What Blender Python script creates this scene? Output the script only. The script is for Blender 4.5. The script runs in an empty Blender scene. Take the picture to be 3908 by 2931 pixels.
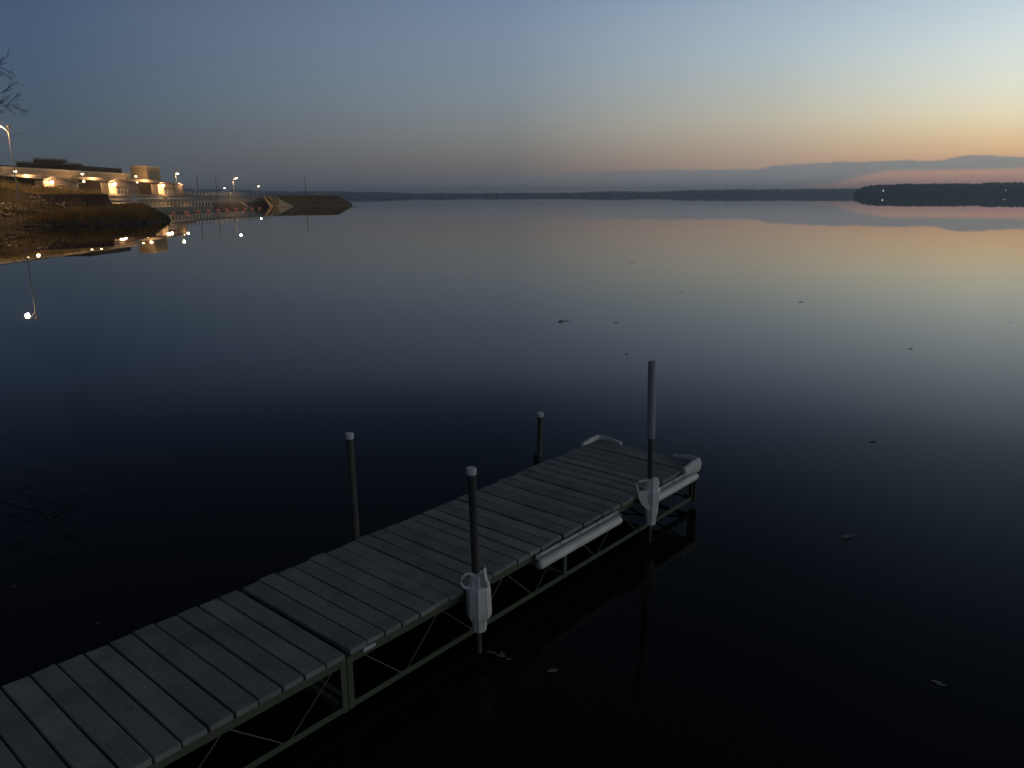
import bpy, bmesh, math, random
from mathutils import Vector, Matrix, noise
random.seed(7)
C = bpy.context.scene
COL = C.collection
R = math.radians
PI = math.pi

# ------------------------------------------------------------------ camera
F, CX, CY, H, HY, ROLL = 2960.0, 1954.0, 1465.5, 3.36, 746.5, 0.0042
TH = math.atan((CY - HY) / F)

def ray(x, y):
    dx, dy = x - CX, y - CY
    c, s = math.cos(ROLL), math.sin(ROLL)
    a, b = dx * c - dy * s, dx * s + dy * c
    X, Y = a / F, -b / F
    r = Vector((X, math.cos(TH) + Y * math.sin(TH), -math.sin(TH) + Y * math.cos(TH)))
    return r / r.y

def at(x, y, D):
    r = ray(x, y)
    return Vector((r.x * D, D, H + r.z * D))

def gz(x, y, z=0.0):
    r = ray(x, y); t = (z - H) / r.z
    return Vector((r.x * t, t, z))

cam_d = bpy.data.cameras.new('camera')
cam = bpy.data.objects.new('camera', cam_d); COL.objects.link(cam)
cam_d.sensor_width = 36.0
cam_d.lens = 36.0 * F / 3908.0
cam_d.clip_start, cam_d.clip_end = 0.1, 30000
fwd = Vector((0, math.cos(TH), -math.sin(TH))); up = Vector((0, math.sin(TH), math.cos(TH))); rt = Vector((1, 0, 0))
cr, sr = math.cos(ROLL), math.sin(ROLL)
rt2 = rt * cr - up * sr
up2 = up * cr + rt * sr
m = Matrix((rt2, up2, -fwd)).transposed().to_4x4()
m.translation = (0, 0, H)
cam.matrix_world = m
C.camera = cam
C.view_settings.view_transform = 'Standard'
C.view_settings.look = 'None'
C.view_settings.exposure = 0.0
C.view_settings.gamma = 1.0
C.view_settings.use_curve_mapping = False
try:
    C.cycles.use_denoising = True
    C.cycles.denoiser = 'OPENIMAGEDENOISE'
    C.cycles.max_bounces = 6
    C.cycles.diffuse_bounces = 2
    C.cycles.glossy_bounces = 4
    C.cycles.transmission_bounces = 2
    C.cycles.volume_bounces = 0
    C.cycles.caustics_reflective = False
    C.cycles.caustics_refractive = False
    C.cycles.sample_clamp_indirect = 4.0
except Exception:
    pass

# ------------------------------------------------------------------ helpers
def s2l(c):
    return tuple(((v / 255.0) / 12.92 if v / 255.0 <= 0.04045 else ((v / 255.0 + 0.055) / 1.055) ** 2.4) for v in c)

def tag(o, label=None, cat=None, group=None, kind=None):
    if label: o['label'] = label
    if cat: o['category'] = cat
    if group: o['group'] = group
    if kind: o['kind'] = kind
    return o

def empty(name, loc, label, cat, group=None):
    o = bpy.data.objects.new(name, None); COL.objects.link(o)
    o.location = loc
    o.empty_display_size = 0.2
    return tag(o, label, cat, group)

def frame(d):
    d = d.normalized()
    a = Vector((0, 0, 1)) if abs(d.z) < 0.95 else Vector((1, 0, 0))
    s = d.cross(a).normalized()
    return s, s.cross(d).normalized()

class MB:
    def __init__(self): self.v = []; self.f = []
    def add(self, vs, fs):
        n = len(self.v)
        self.v += [tuple(p) for p in vs]
        self.f += [tuple(i + n for i in q) for q in fs]
        return self
    def box(self, x0, x1, y0, y1, z0, z1):
        p = [(x0, y0, z0), (x1, y0, z0), (x1, y1, z0), (x0, y1, z0), (x0, y0, z1), (x1, y0, z1), (x1, y1, z1), (x0, y1, z1)]
        return self.add(p, [(0, 3, 2, 1), (4, 5, 6, 7), (0, 1, 5, 4), (1, 2, 6, 5), (2, 3, 7, 6), (3, 0, 4, 7)])
    def bar(self, a, b, w, h, up_=None):
        a, b = Vector(a), Vector(b)
        s, u = frame(b - a)
        if up_ is not None:
            d = (b - a).normalized(); s = d.cross(Vector(up_)).normalized(); u = s.cross(d)
        p = []
        for q in (a, b):
            for i, j in ((-1, -1), (1, -1), (1, 1), (-1, 1)):
                p.append(q + s * (w / 2 * i) + u * (h / 2 * j))
        return self.add(p, [(3, 2, 1, 0), (4, 5, 6, 7), (0, 1, 5, 4), (1, 2, 6, 5), (2, 3, 7, 6), (3, 0, 4, 7)])
    def tube(self, pts, r, n=8, cap=True):
        pts = [Vector(p) for p in pts]
        rs = r if isinstance(r, (list, tuple)) else [r] * len(pts)
        vs, fs = [], []
        for i, p in enumerate(pts):
            d = pts[min(i + 1, len(pts) - 1)] - pts[max(i - 1, 0)]
            s, u = frame(d)
            for k in range(n):
                t = 2 * PI * k / n
                vs.append(p + s * (rs[i] * math.cos(t)) + u * (rs[i] * math.sin(t)))
        for i in range(len(pts) - 1):
            for k in range(n):
                a, b = i * n + k, i * n + (k + 1) % n
                fs.append((a, b, b + n, a + n))
        if cap:
            fs.append(tuple(range(n - 1, -1, -1)))
            fs.append(tuple(range((len(pts) - 1) * n, len(pts) * n)))
        return self.add(vs, fs)
    def lathe(self, prof, n=16, c=(0, 0, 0), lean=(0, 0), rf=None):
        vs, fs = [], []
        z0 = prof[0][1]
        for r, z in prof:
            for k in range(n):
                t = 2 * PI * k / n
                rr = r * (rf(t) if rf else 1)
                vs.append((c[0] + rr * math.cos(t) + lean[0] * z, c[1] + rr * math.sin(t) + lean[1] * z, c[2] + z))
        for i in range(len(prof) - 1):
            for k in range(n):
                a, b = i * n + k, i * n + (k + 1) % n
                fs.append((a, b, b + n, a + n))
        fs.append(tuple(range(n - 1, -1, -1)))
        fs.append(tuple(range((len(prof) - 1) * n, len(prof) * n)))
        return self.add(vs, fs)
    def prism(self, poly, axis_a, axis_b, ext, org=(0, 0, 0)):
        A, B, E_, O = Vector(axis_a), Vector(axis_b), Vector(ext), Vector(org)
        n = len(poly)
        vs = [O + A * p[0] + B * p[1] for p in poly] + [O + A * p[0] + B * p[1] + E_ for p in poly]
        fs = [tuple(range(n - 1, -1, -1)), tuple(range(n, 2 * n))]
        for k in range(n):
            j = (k + 1) % n
            fs.append((k, j, j + n, k + n))
        return self.add(vs, fs)
    def build(self, name, mat, parent=None, smooth=False, bevel=0.0, world=True, label=None):
        me = bpy.data.meshes.new(name)
        me.from_pydata(self.v, [], self.f)
        bm = bmesh.new(); bm.from_mesh(me)
        bmesh.ops.recalc_face_normals(bm, faces=bm.faces)
        bm.to_mesh(me); bm.free()
        me.materials.append(mat)
        o = bpy.data.objects.new(name, me); COL.objects.link(o)
        if smooth:
            for p in me.polygons: p.use_smooth = True
            try: me.set_sharp_from_angle(angle=R(40))
            except Exception: pass
        if parent is not None:
            o.parent = parent
            if world and parent.parent is None and parent.type == 'EMPTY':
                o.location = -Vector(parent.location)
        if bevel:
            b = o.modifiers.new('bevel', 'BEVEL'); b.width = bevel; b.segments = 2; b.limit_method = 'ANGLE'
        if label: o['label'] = label
        return o

def copy_tree(o, parent=None):
    c = o.copy(); COL.objects.link(c)
    if parent is not None: c.parent = parent
    for ch in o.children: copy_tree(ch, c)
    return c

# ------------------------------------------------------------------ materials
def mat(name, col, rough=0.7, var=0.0, scale=5.0, stretch=(1, 1, 1), col2=None, metallic=0.0, bump=0.0, island=0.0, spec=0.5, coord='Object', detail=6):
    m = bpy.data.materials.new(name); m.use_nodes = True
    nt = m.node_tree; b = nt.nodes['Principled BSDF']
    b.inputs['Roughness'].default_value = rough
    b.inputs['Metallic'].default_value = metallic
    b.inputs['Specular IOR Level'].default_value = spec
    b.inputs['Base Color'].default_value = (*col, 1)
    if var or col2 or bump or island:
        tc = nt.nodes.new('ShaderNodeTexCoord'); mp = nt.nodes.new('ShaderNodeMapping')
        mp.inputs['Scale'].default_value = stretch
        nt.links.new(tc.outputs[coord], mp.inputs['Vector'])
        nz = nt.nodes.new('ShaderNodeTexNoise'); nz.inputs['Scale'].default_value = scale; nz.inputs['Detail'].default_value = detail
        nz.inputs['Roughness'].default_value = 0.65
        nt.links.new(mp.outputs['Vector'], nz.inputs['Vector'])
        rp = nt.nodes.new('ShaderNodeValToRGB')
        c2 = col2 or tuple(v * (1 - var) for v in col)
        c1 = col if col2 else tuple(min(1, v * (1 + var)) for v in col)
        rp.color_ramp.elements[0].position = 0.32; rp.color_ramp.elements[0].color = (*c2, 1)
        rp.color_ramp.elements[1].position = 0.68; rp.color_ramp.elements[1].color = (*c1, 1)
        nt.links.new(nz.outputs['Fac'], rp.inputs['Fac'])
        out = rp.outputs['Color']
        if island:
            ge = nt.nodes.new('ShaderNodeNewGeometry')
            mr = nt.nodes.new('ShaderNodeMapRange'); mr.inputs['To Min'].default_value = 1 - island; mr.inputs['To Max'].default_value = 1 + island
            nt.links.new(ge.outputs['Random Per Island'], mr.inputs['Value'])
            vm = nt.nodes.new('ShaderNodeVectorMath'); vm.operation = 'SCALE'
            nt.links.new(out, vm.inputs[0]); nt.links.new(mr.outputs['Result'], vm.inputs['Scale'])
            out = vm.outputs['Vector']
        nt.links.new(out, b.inputs['Base Color'])
        if bump:
            bp = nt.nodes.new('ShaderNodeBump'); bp.inputs['Strength'].default_value = bump; bp.inputs['Distance'].default_value = 0.02
            nt.links.new(nz.outputs['Fac'], bp.inputs['Height']); nt.links.new(bp.outputs['Normal'], b.inputs['Normal'])
    return m

def emit(name, col, strength):
    m = bpy.data.materials.new(name); m.use_nodes = True
    b = m.node_tree.nodes['Principled BSDF']
    b.inputs['Base Color'].default_value = (*col, 1)
    b.inputs['Emission Color'].default_value = (*col, 1)
    b.inputs['Emission Strength'].default_value = strength
    return m

DU = Vector((math.cos(R(49.5)), math.sin(R(49.5)), 0)); DV = Vector((math.sin(R(49.5)), -math.cos(R(49.5)), 0))

def wood_mat():
    m = bpy.data.materials.new('weathered_deck_wood'); m.use_nodes = True
    nt = m.node_tree; b = nt.nodes['Principled BSDF']
    b.inputs['Roughness'].default_value = 0.85
    b.inputs['Specular IOR Level'].default_value = 0.08
    tc = nt.nodes.new('ShaderNodeTexCoord')
    rot = nt.nodes.new('ShaderNodeMapping'); rot.vector_type = 'POINT'
    rot.inputs['Rotation'].default_value = (0, 0, -R(49.5))
    nt.links.new(tc.outputs['Object'], rot.inputs['Vector'])
    st = nt.nodes.new('ShaderNodeMapping'); st.inputs['Scale'].default_value = (55, 3.0, 30)
    nt.links.new(rot.outputs['Vector'], st.inputs['Vector'])
    g = nt.nodes.new('ShaderNodeTexNoise'); g.inputs['Scale'].default_value = 1.0; g.inputs['Detail'].default_value = 8; g.inputs['Roughness'].default_value = 0.7
    nt.links.new(st.outputs['Vector'], g.inputs['Vector'])
    s2 = nt.nodes.new('ShaderNodeTexNoise'); s2.inputs['Scale'].default_value = 3.6; s2.inputs['Detail'].default_value = 5
    nt.links.new(rot.outputs['Vector'], s2.inputs['Vector'])
    r1 = nt.nodes.new('ShaderNodeValToRGB')
    r1.color_ramp.elements[0].position = 0.3; r1.color_ramp.elements[0].color = (0.21, 0.208, 0.20, 1)
    r1.color_ramp.elements[1].position = 0.7; r1.color_ramp.elements[1].color = (0.295, 0.292, 0.282, 1)
    nt.links.new(g.outputs['Fac'], r1.inputs['Fac'])
    r2 = nt.nodes.new('ShaderNodeValToRGB')
    r2.color_ramp.elements[0].position = 0.34; r2.color_ramp.elements[0].color = (0.76, 0.76, 0.76, 1)
    r2.color_ramp.elements[1].position = 0.55; r2.color_ramp.elements[1].color = (1, 1, 1, 1)
    nt.links.new(s2.outputs['Fac'], r2.inputs['Fac'])
    mx = nt.nodes.new('ShaderNodeMix'); mx.data_type = 'RGBA'; mx.blend_type = 'MULTIPLY'; mx.inputs['Factor'].default_value = 1
    nt.links.new(r1.outputs['Color'], mx.inputs['A']); nt.links.new(r2.outputs['Color'], mx.inputs['B'])
    ge = nt.nodes.new('ShaderNodeNewGeometry')
    mr = nt.nodes.new('ShaderNodeMapRange'); mr.inputs['To Min'].default_value = 0.86; mr.inputs['To Max'].default_value = 1.12
    nt.links.new(ge.outputs['Random Per Island'], mr.inputs['Value'])
    vm = nt.nodes.new('ShaderNodeVectorMath'); vm.operation = 'SCALE'
    nt.links.new(mx.outputs['Result'], vm.inputs[0]); nt.links.new(mr.outputs['Result'], vm.inputs['Scale'])
    nt.links.new(vm.outputs['Vector'], b.inputs['Base Color'])
    bp = nt.nodes.new('ShaderNodeBump'); bp.inputs['Strength'].default_value = 0.5; bp.inputs['Distance'].default_value = 0.004
    nt.links.new(g.outputs['Fac'], bp.inputs['Height']); nt.links.new(bp.outputs['Normal'], b.inputs['Normal'])
    return m

def translucent(m, f=.5):
    nt = m.node_tree; b = nt.nodes['Principled BSDF']; out = nt.nodes['Material Output']
    t = nt.nodes.new('ShaderNodeBsdfTranslucent'); mx = nt.nodes.new('ShaderNodeMixShader'); mx.inputs[0].default_value = f
    l = b.inputs['Base Color'].links
    if l: nt.links.new(l[0].from_socket, t.inputs['Color'])
    nt.links.new(b.outputs[0], mx.inputs[1]); nt.links.new(t.outputs[0], mx.inputs[2]); nt.links.new(mx.outputs[0], out.inputs['Surface'])
    return m

M = dict(
    wood=wood_mat(),
    green=mat('green_painted_steel', (0.045, 0.10, 0.055), 0.6, 0.0, 9, col2=(0.095, 0.088, 0.055)),
    rod=mat('rusty_steel_rod', (0.085, 0.08, 0.065), 0.6, 0.3, 12),
    pole=mat('weathered_dark_pole', (0.085, 0.08, 0.07), 0.5, 0.0, 7, (1, 1, .25), col2=(0.03, 0.03, 0.03)),
    rust=mat('rusty_pole', (0.10, 0.062, 0.045), 0.8, 0.4, 14),
    cap=mat('white_plastic_cap', (0.60, 0.60, 0.59), 0.45, 0.06, 12),
    vinyl=mat('white_vinyl', (0.80, 0.79, 0.74), 0.55, 0.0, 4, (1, 1, .6), col2=(0.60, 0.585, 0.53), bump=.1),
    sleeve=mat('grey_plastic_sleeve', (0.34, 0.36, 0.36), 0.4, 0.1, 6),
    conc=mat('board_formed_concrete', (0.36, 0.275, 0.175), 0.9, 0.0, 0.35, (1, .35, 4), col2=(0.25, 0.185, 0.115), bump=0.2),
    conc_dim=mat('dim_tan_concrete', (0.27, 0.225, 0.165), 0.9, 0.0, 0.35, (1, .35, 2), col2=(0.18, 0.15, 0.11)),
    conc_light=mat('pale_concrete_coping', (0.44, 0.36, 0.25), 0.9, 0.12, 1.2),
    conc_grey=mat('grey_weathered_concrete', (0.27, 0.26, 0.235), 0.9, 0.0, 0.5, (1, 1, .35), col2=(0.17, 0.16, 0.14)),
    panel=mat('ribbed_tan_panel', (0.50, 0.40, 0.29), 0.75, 0.06, 2.0),
    mauve=mat('mauve_grey_panel', (0.14, 0.105, 0.092), 0.85, 0.08, 1.0),
    brown=mat('brown_wall_panel', (0.27, 0.19, 0.13), 0.85, 0.15, 1.0),
    recess_shade=mat('painted_recess_shade', (0.05, 0.035, 0.028), 0.9, 0.2, 1.0),  # shade under the canopies put into this dark brown
    roofdark=mat('dark_metal_roof', (0.028, 0.03, 0.03), 0.95, 0.2, 2.0, spec=0.08),
    canopy=mat('cream_canopy', (0.46, 0.37, 0.26), 0.7, 0.08, 1.0),
    door=mat('pale_yellow_door', (0.60, 0.50, 0.22), 0.6, 0.05, 2.0),
    sheet=mat('rusty_sheet_piling', (0.055, 0.035, 0.022), 0.8, 0.0, 1.2, (1, 1, .4), col2=(0.022, 0.017, 0.014)),
    rail=mat('galvanised_rail', (0.50, 0.49, 0.46), 0.5, 0.05, 4),
    darkpole=mat('dark_thin_pole', (0.03, 0.03, 0.033), 0.6),
    steelpole=mat('grey_lamp_pole', (0.28, 0.28, 0.27), 0.45, 0.05, 3),
    sign=None,
    rip=mat('dark_wet_riprap', (0.055, 0.045, 0.038), 0.85, 0.0, 1.8, col2=(0.02, 0.017, 0.015), bump=1.0),
    earth=mat('dry_grass_bank', (0.30, 0.22, 0.14), 0.95, 0.0, 0.8, col2=(0.16, 0.12, 0.075), bump=0.6),
    bank_earth=mat('brown_earth_bank', (0.075, 0.055, 0.032), 0.95, 0.0, 0.5, col2=(0.03, 0.025, 0.016), bump=0.6),
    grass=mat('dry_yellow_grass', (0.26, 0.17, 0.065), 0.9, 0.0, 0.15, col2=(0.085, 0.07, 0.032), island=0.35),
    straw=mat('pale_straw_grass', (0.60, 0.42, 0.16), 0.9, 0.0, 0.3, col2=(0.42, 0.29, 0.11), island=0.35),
    rock=mat('tan_riprap_stone', (0.22, 0.185, 0.125), 0.9, 0.0, 1.5, col2=(0.11, 0.09, 0.06), bump=0.6),
    buoy=mat('orange_buoy_plastic', (0.90, 0.36, 0.23), 0.5, 0.08, 3),
    buoy_pale=mat('faded_orange_buoy_plastic', (0.46, 0.19, 0.13), 0.5, 0.08, 3),
    rope=mat('dark_rope', (0.05, 0.04, 0.035), 0.9),
    wing=mat('tan_concrete_slab', (0.72, 0.57, 0.33), 0.9, 0.0, 0.35, col2=(0.60, 0.47, 0.27)),
    wing_brown=mat('brown_stained_slab', (0.34, 0.22, 0.075), 0.9, 0.2, 0.5),
    far=mat('far_woodland', (0.035, 0.045, 0.03), 0.95, 0.0, 0.02, col2=(0.02, 0.026, 0.02), island=0.4),
    farhill=mat('far_ground', (0.04, 0.045, 0.03), 0.95, 0.3, 0.01),
    bark=mat('dark_bark', (0.03, 0.026, 0.022), 0.9, 0.3, 8),
    leaf=mat('pale_dead_leaf', (0.19, 0.17, 0.135), 0.8, 0.25, 30),
    leafdim=mat('dim_dead_leaf', (0.12, 0.105, 0.085), 0.85, 0.25, 30),
    leafdark=mat('dark_wet_leaf', (0.035, 0.03, 0.025), 0.7, 0.3, 30),
    black=mat('black_rubber', (0.012, 0.012, 0.012), 0.6),
    lamp=emit('warm_lamp_glow', (1.0, 0.72, 0.40), 9.0),
    lampw=emit('white_lamp_glow', (1.0, 0.88, 0.68), 9.0),
    farlamp=emit('distant_lamp_glow', (1.0, 0.92, 0.82), 2.6),
)

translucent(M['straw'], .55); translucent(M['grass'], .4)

def sign_mat():
    m = mat('white_notice_board', (0.62, 0.64, 0.66), 0.5)
    nt = m.node_tree; b = nt.nodes['Principled BSDF']
    tc = nt.nodes.new('ShaderNodeTexCoord'); sp = nt.nodes.new('ShaderNodeSeparateXYZ'); nt.links.new(tc.outputs['Generated'], sp.inputs[0])
    w = nt.nodes.new('ShaderNodeMath'); w.operation = 'MULTIPLY'; w.inputs[1].default_value = 3 * 2 * PI; nt.links.new(sp.outputs['Z'], w.inputs[0])
    s = nt.nodes.new('ShaderNodeMath'); s.operation = 'SINE'; nt.links.new(w.outputs[0], s.inputs[0])
    r = nt.nodes.new('ShaderNodeValToRGB'); r.color_ramp.elements[0].position = 0.3; r.color_ramp.elements[0].color = (0.86, 0.87, 0.87, 1)
    r.color_ramp.elements[1].position = 0.95; r.color_ramp.elements[1].color = (0.68, 0.69, 0.70, 1)
    nt.links.new(s.outputs[0], r.inputs[0]); nt.links.new(r.outputs[0], b.inputs['Base Color'])
    return m
M['sign'] = sign_mat()

# ------------------------------------------------------------------ sky (world)
def build_world():
    w = bpy.data.worlds.new('World'); C.world = w; w.use_nodes = True
    nt = w.node_tree; N = nt.nodes; L = nt.links
    bg = N['Background']; bg.inputs['Strength'].default_value = 1.0
    tc = N.new('ShaderNodeTexCoord'); sp = N.new('ShaderNodeSeparateXYZ'); L.new(tc.outputs['Generated'], sp.inputs[0])
    def mth(op, a, b=None, clamp=False):
        n = N.new('ShaderNodeMath'); n.operation = op; n.use_clamp = clamp
        for i, q in enumerate((a, b)):
            if q is None: continue
            if isinstance(q, (int, float)): n.inputs[i].default_value = q
            else: L.new(q, n.inputs[i])
        return n.outputs[0]
    el = mth('MULTIPLY', mth('ARCSINE', sp.outputs['Z']), 180 / PI)
    az = mth('MULTIPLY', mth('ARCTAN2', sp.outputs['X'], sp.outputs['Y']), 180 / PI)
    # elevation 0..90 mapped with a square root so the low sky gets most of the ramp
    ef = mth('POWER', mth('DIVIDE', mth('MAXIMUM', el, 0.0), 90.0), 0.5)
    def elev(x, y):
        r = ray(x, y); return math.degrees(math.asin(max(-1, r.z / r.length)))
    def ramp(stops):
        n = N.new('ShaderNodeValToRGB'); n.color_ramp.interpolation = 'B_SPLINE'
        e = n.color_ramp.elements
        stops = sorted(stops, key=lambda q: q[0])
        for i, (a, c) in enumerate(stops):
            p = math.sqrt(max(0, a) / 90)
            if i == 0: k = e[0]; k.position = p
            elif i == len(stops) - 1: k = e[1] if len(e) == 2 and len(stops) == 2 else e.new(p)
            else: k = e.new(p)
            k.color = (*c, 1)
        # drop the default white end
        for k in list(e):
            if k.position >= 0.9999 and tuple(k.color[:3]) == (1.0, 1.0, 1.0): e.remove(k); break
        L.new(ef, n.inputs['Fac']); return n.outputs['Color']
    ZEN = [(55, (.017, .022, .032)), (90, (.016, .021, .031))]
    HI = {  # the sky above the picture, by elevation
        'l': [(14.5, (.040, .068, .125)), (16.5, (.029, .046, .086)), (19, (.022, .033, .060)), (23.5, (.018, .025, .040)), (32, (.017, .022, .033))],
        'c': [(14.3, (.100, .148, .235)), (16.3, (.055, .088, .145)), (18.5, (.037, .060, .104)), (22, (.027, .041, .068)), (30, (.021, .029, .043))],
        'm': [(14.5, (.19, .26, .36)), (16.3, (.12, .17, .245)), (20, (.062, .092, .145)), (25, (.038, .054, .085)), (32, (.025, .034, .049))],
        'r': [(13.8, (.32, .41, .49)), (15.5, (.21, .28, .36)), (20.3, (.104, .158, .226)), (25, (.061, .086, .135)), (29.5, (.045, .058, .086)), (40, (.026, .034, .048))],
        'x': [(15, (.55, .62, .64)), (20, (.26, .32, .38)), (27, (.11, .135, .175)), (40, (.04, .05, .065))],
        'b': [(15, (.036, .056, .098)), (20, (.026, .038, .064)), (30, (.019, .025, .038))]}
    def hi(k): return HI[k] + ZEN
    def col(x, samples, k):
        g = {'l': .98, 'c': 1.07, 'm': 1.14, 'r': 1.14}[k]; h_ = {'l': 1.02, 'c': 1.08, 'm': 1.2, 'r': 1.25}[k]
        return ramp([(elev(x, y), tuple(q * g for q in s2l(c))) for y, c in samples] + [(e_, tuple(q * (h_ * (1.0 if e_ < 16 else 1.15 if e_ < 21 else 1.3) if e_ < 50 else 1.1) for q in c_)) for e_, c_ in hi(k)])
    cl = col(200, [(750, (80, 88, 96)), (640, (78, 88, 98)), (560, (77, 90, 101)), (420, (75, 92, 109)), (280, (74, 94, 117)), (120, (73, 93, 118)), (0, (73, 92, 118))], 'l')
    cc = col(1954, [(742, (108, 110, 118)), (700, (110, 110, 115)), (650, (114, 111, 111)), (600, (122, 118, 116)), (520, (128, 130, 128)), (400, (130, 139, 145)), (200, (124, 140, 158)), (0, (118, 136, 161))], 'c')
    cm = col(2900, [(740, (152, 138, 136)), (690, (164, 140, 131)), (620, (176, 151, 132)), (550, (178, 162, 143)), (450, (184, 178, 161)), (330, (173, 180, 175)), (200, (166, 180, 188)), (0, (152, 170, 188))], 'm')
    cr_ = col(3800, [(735, (190, 149, 142)), (690, (188, 147, 137)), (650, (200, 156, 136)), (600, (216, 174, 138)), (570, (222, 182, 140)), (500, (228, 204, 160)), (430, (228, 216, 184)), (330, (220, 221, 203)), (200, (211, 219, 214)), (0, (188, 204, 213))], 'r')
    cx_ = ramp([(0, (4.4, 2.3, 1.2)), (2, (7.0, 4.3, 2.3)), (4.5, (7.0, 5.2, 3.2)), (8, (4.6, 4.1, 3.0)), (12, (2.0, 1.95, 1.7))] + hi('x'))
    cb = ramp([(0, s2l((70, 80, 95))), (4, s2l((70, 84, 104))), (10, s2l((66, 84, 112)))] + hi('b'))
    def azp(x):
        r = ray(x, 700); return math.degrees(math.atan2(r.x, r.y))
    stops = [(-180, cb), (-75, cb), (azp(200), cl), (azp(1954), cc), (azp(2900), cm), (azp(3800), cr_), (44, cr_), (64, cx_), (104, cx_), (150, cm), (179.9, cb)]
    cur = stops[0][1]
    for (a0, c0), (a1, c1) in zip(stops, stops[1:]):
        if c0 is c1: cur_next = None
        mr = N.new('ShaderNodeMapRange'); mr.inputs['From Min'].default_value = a0; mr.inputs['From Max'].default_value = a1; mr.clamp = True
        L.new(az, mr.inputs['Value'])
        mx = N.new('ShaderNodeMix'); mx.data_type = 'RGBA'
        L.new(mr.outputs['Result'], mx.inputs['Factor']); L.new(cur, mx.inputs['A']); L.new(c1, mx.inputs['B'])
        cur = mx.outputs['Result']
    # long low cloud bank
    def fcurve(pts, lo, hi_):
        n = N.new('ShaderNodeFloatCurve'); c = n.mapping.curves[0]
        q = [((a + 40) / 120.0, (v - lo) / (hi_ - lo)) for a, v in pts]
        c.points[0].location = q[0]; c.points[1].location = q[-1]
        for p in q[1:-1]: c.points.new(*p)
        for p in c.points: p.handle_type = 'VECTOR'
        n.mapping.update()
        L.new(mth('DIVIDE', mth('ADD', az, 40.0), 120.0, True), n.inputs['Value'])
        return mth('ADD', mth('MULTIPLY', n.outputs['Value'], hi_ - lo), lo)
    def ae(x, y):
        r = ray(x, y); return math.degrees(math.atan2(r.x, r.y)), math.degrees(math.asin(r.z / r.length))
    top = [(-40, 1.0), ae(1500, 700), ae(1954, 672), ae(2300, 651), ae(2420, 649), ae(2900, 644), ae(2945, 630), ae(3201, 616), ae(3390, 612), ae(3590, 609), ae(3650, 598), ae(3725, 591), ae(3908, 597), (45, 3.2), (80, 2.5)]
    bot = [(-40, 0.2), ae(2000, 748), ae(2500, 742), ae(2800, 730), ae(2998, 726), ae(3180, 702), ae(3303, 670), ae(3390, 655), ae(3908, 646), (45, 2.0), (80, 1.5)]
    nv = N.new('ShaderNodeCombineXYZ'); L.new(mth('MULTIPLY', az, 0.9), nv.inputs[0]); L.new(mth('MULTIPLY', el, 5.0), nv.inputs[1])
    nz = N.new('ShaderNodeTexNoise'); nz.inputs['Scale'].default_value = 1.0; nz.inputs['Detail'].default_value = 5; L.new(nv.outputs[0], nz.inputs['Vector'])
    nv2 = N.new('ShaderNodeCombineXYZ'); L.new(mth('MULTIPLY', az, 1.3), nv2.inputs[0]); L.new(mth('MULTIPLY', el, 11.0), nv2.inputs[1])
    nz2 = N.new('ShaderNodeTexNoise'); nz2.inputs['Scale'].default_value = 1.0; nz2.inputs['Detail'].default_value = 4; L.new(nv2.outputs[0], nz2.inputs['Vector'])
    wob = mth('ADD', mth('MULTIPLY', mth('SUBTRACT', nz.outputs['Fac'], 0.5), 0.30), mth('MULTIPLY', mth('SUBTRACT', nz2.outputs['Fac'], 0.5), 0.34))
    def smooth(v, a, b):
        n = N.new('ShaderNodeMapRange'); n.interpolation_type = 'SMOOTHSTEP'
        n.inputs['From Min'].default_value = a; n.inputs['From Max'].default_value = b
        L.new(v, n.inputs['Value']); return n.outputs['Result']
    t_ = smooth(mth('ADD', mth('SUBTRACT', fcurve(top, 0, 4), el), wob), -0.03, 0.10)
    b_ = smooth(mth('ADD', mth('SUBTRACT', el, fcurve(bot, 0, 4)), mth('MULTIPLY', wob, 0.6)), -0.12, 0.22)
    a_ = smooth(az, -9.0, 13.0)
    mask = mth('MULTIPLY', mth('MULTIPLY', t_, b_), mth('MULTIPLY', a_, 0.92))
    cs = mth('DIVIDE', az, 40.0, True)
    cr2 = N.new('ShaderNodeValToRGB'); e = cr2.color_ramp.elements
    e[0].position = 0; e[0].color = (*s2l((116, 118, 124)), 1); e[1].position = 0.8; e[1].color = (*s2l((146, 150, 148)), 1)
    k = e.new(0.44); k.color = (*s2l((134, 138, 142)), 1)
    L.new(cs, cr2.inputs['Fac'])
    mx = N.new('ShaderNodeMix'); mx.data_type = 'RGBA'
    L.new(mask, mx.inputs['Factor']); L.new(cur, mx.inputs['A']); L.new(cr2.outputs['Color'], mx.inputs['B'])
    L.new(mx.outputs['Result'], bg.inputs['Color'])
    w.cycles.sampling_method = 'MANUAL'; w.cycles.sample_map_resolution = 1024
build_world()

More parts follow.
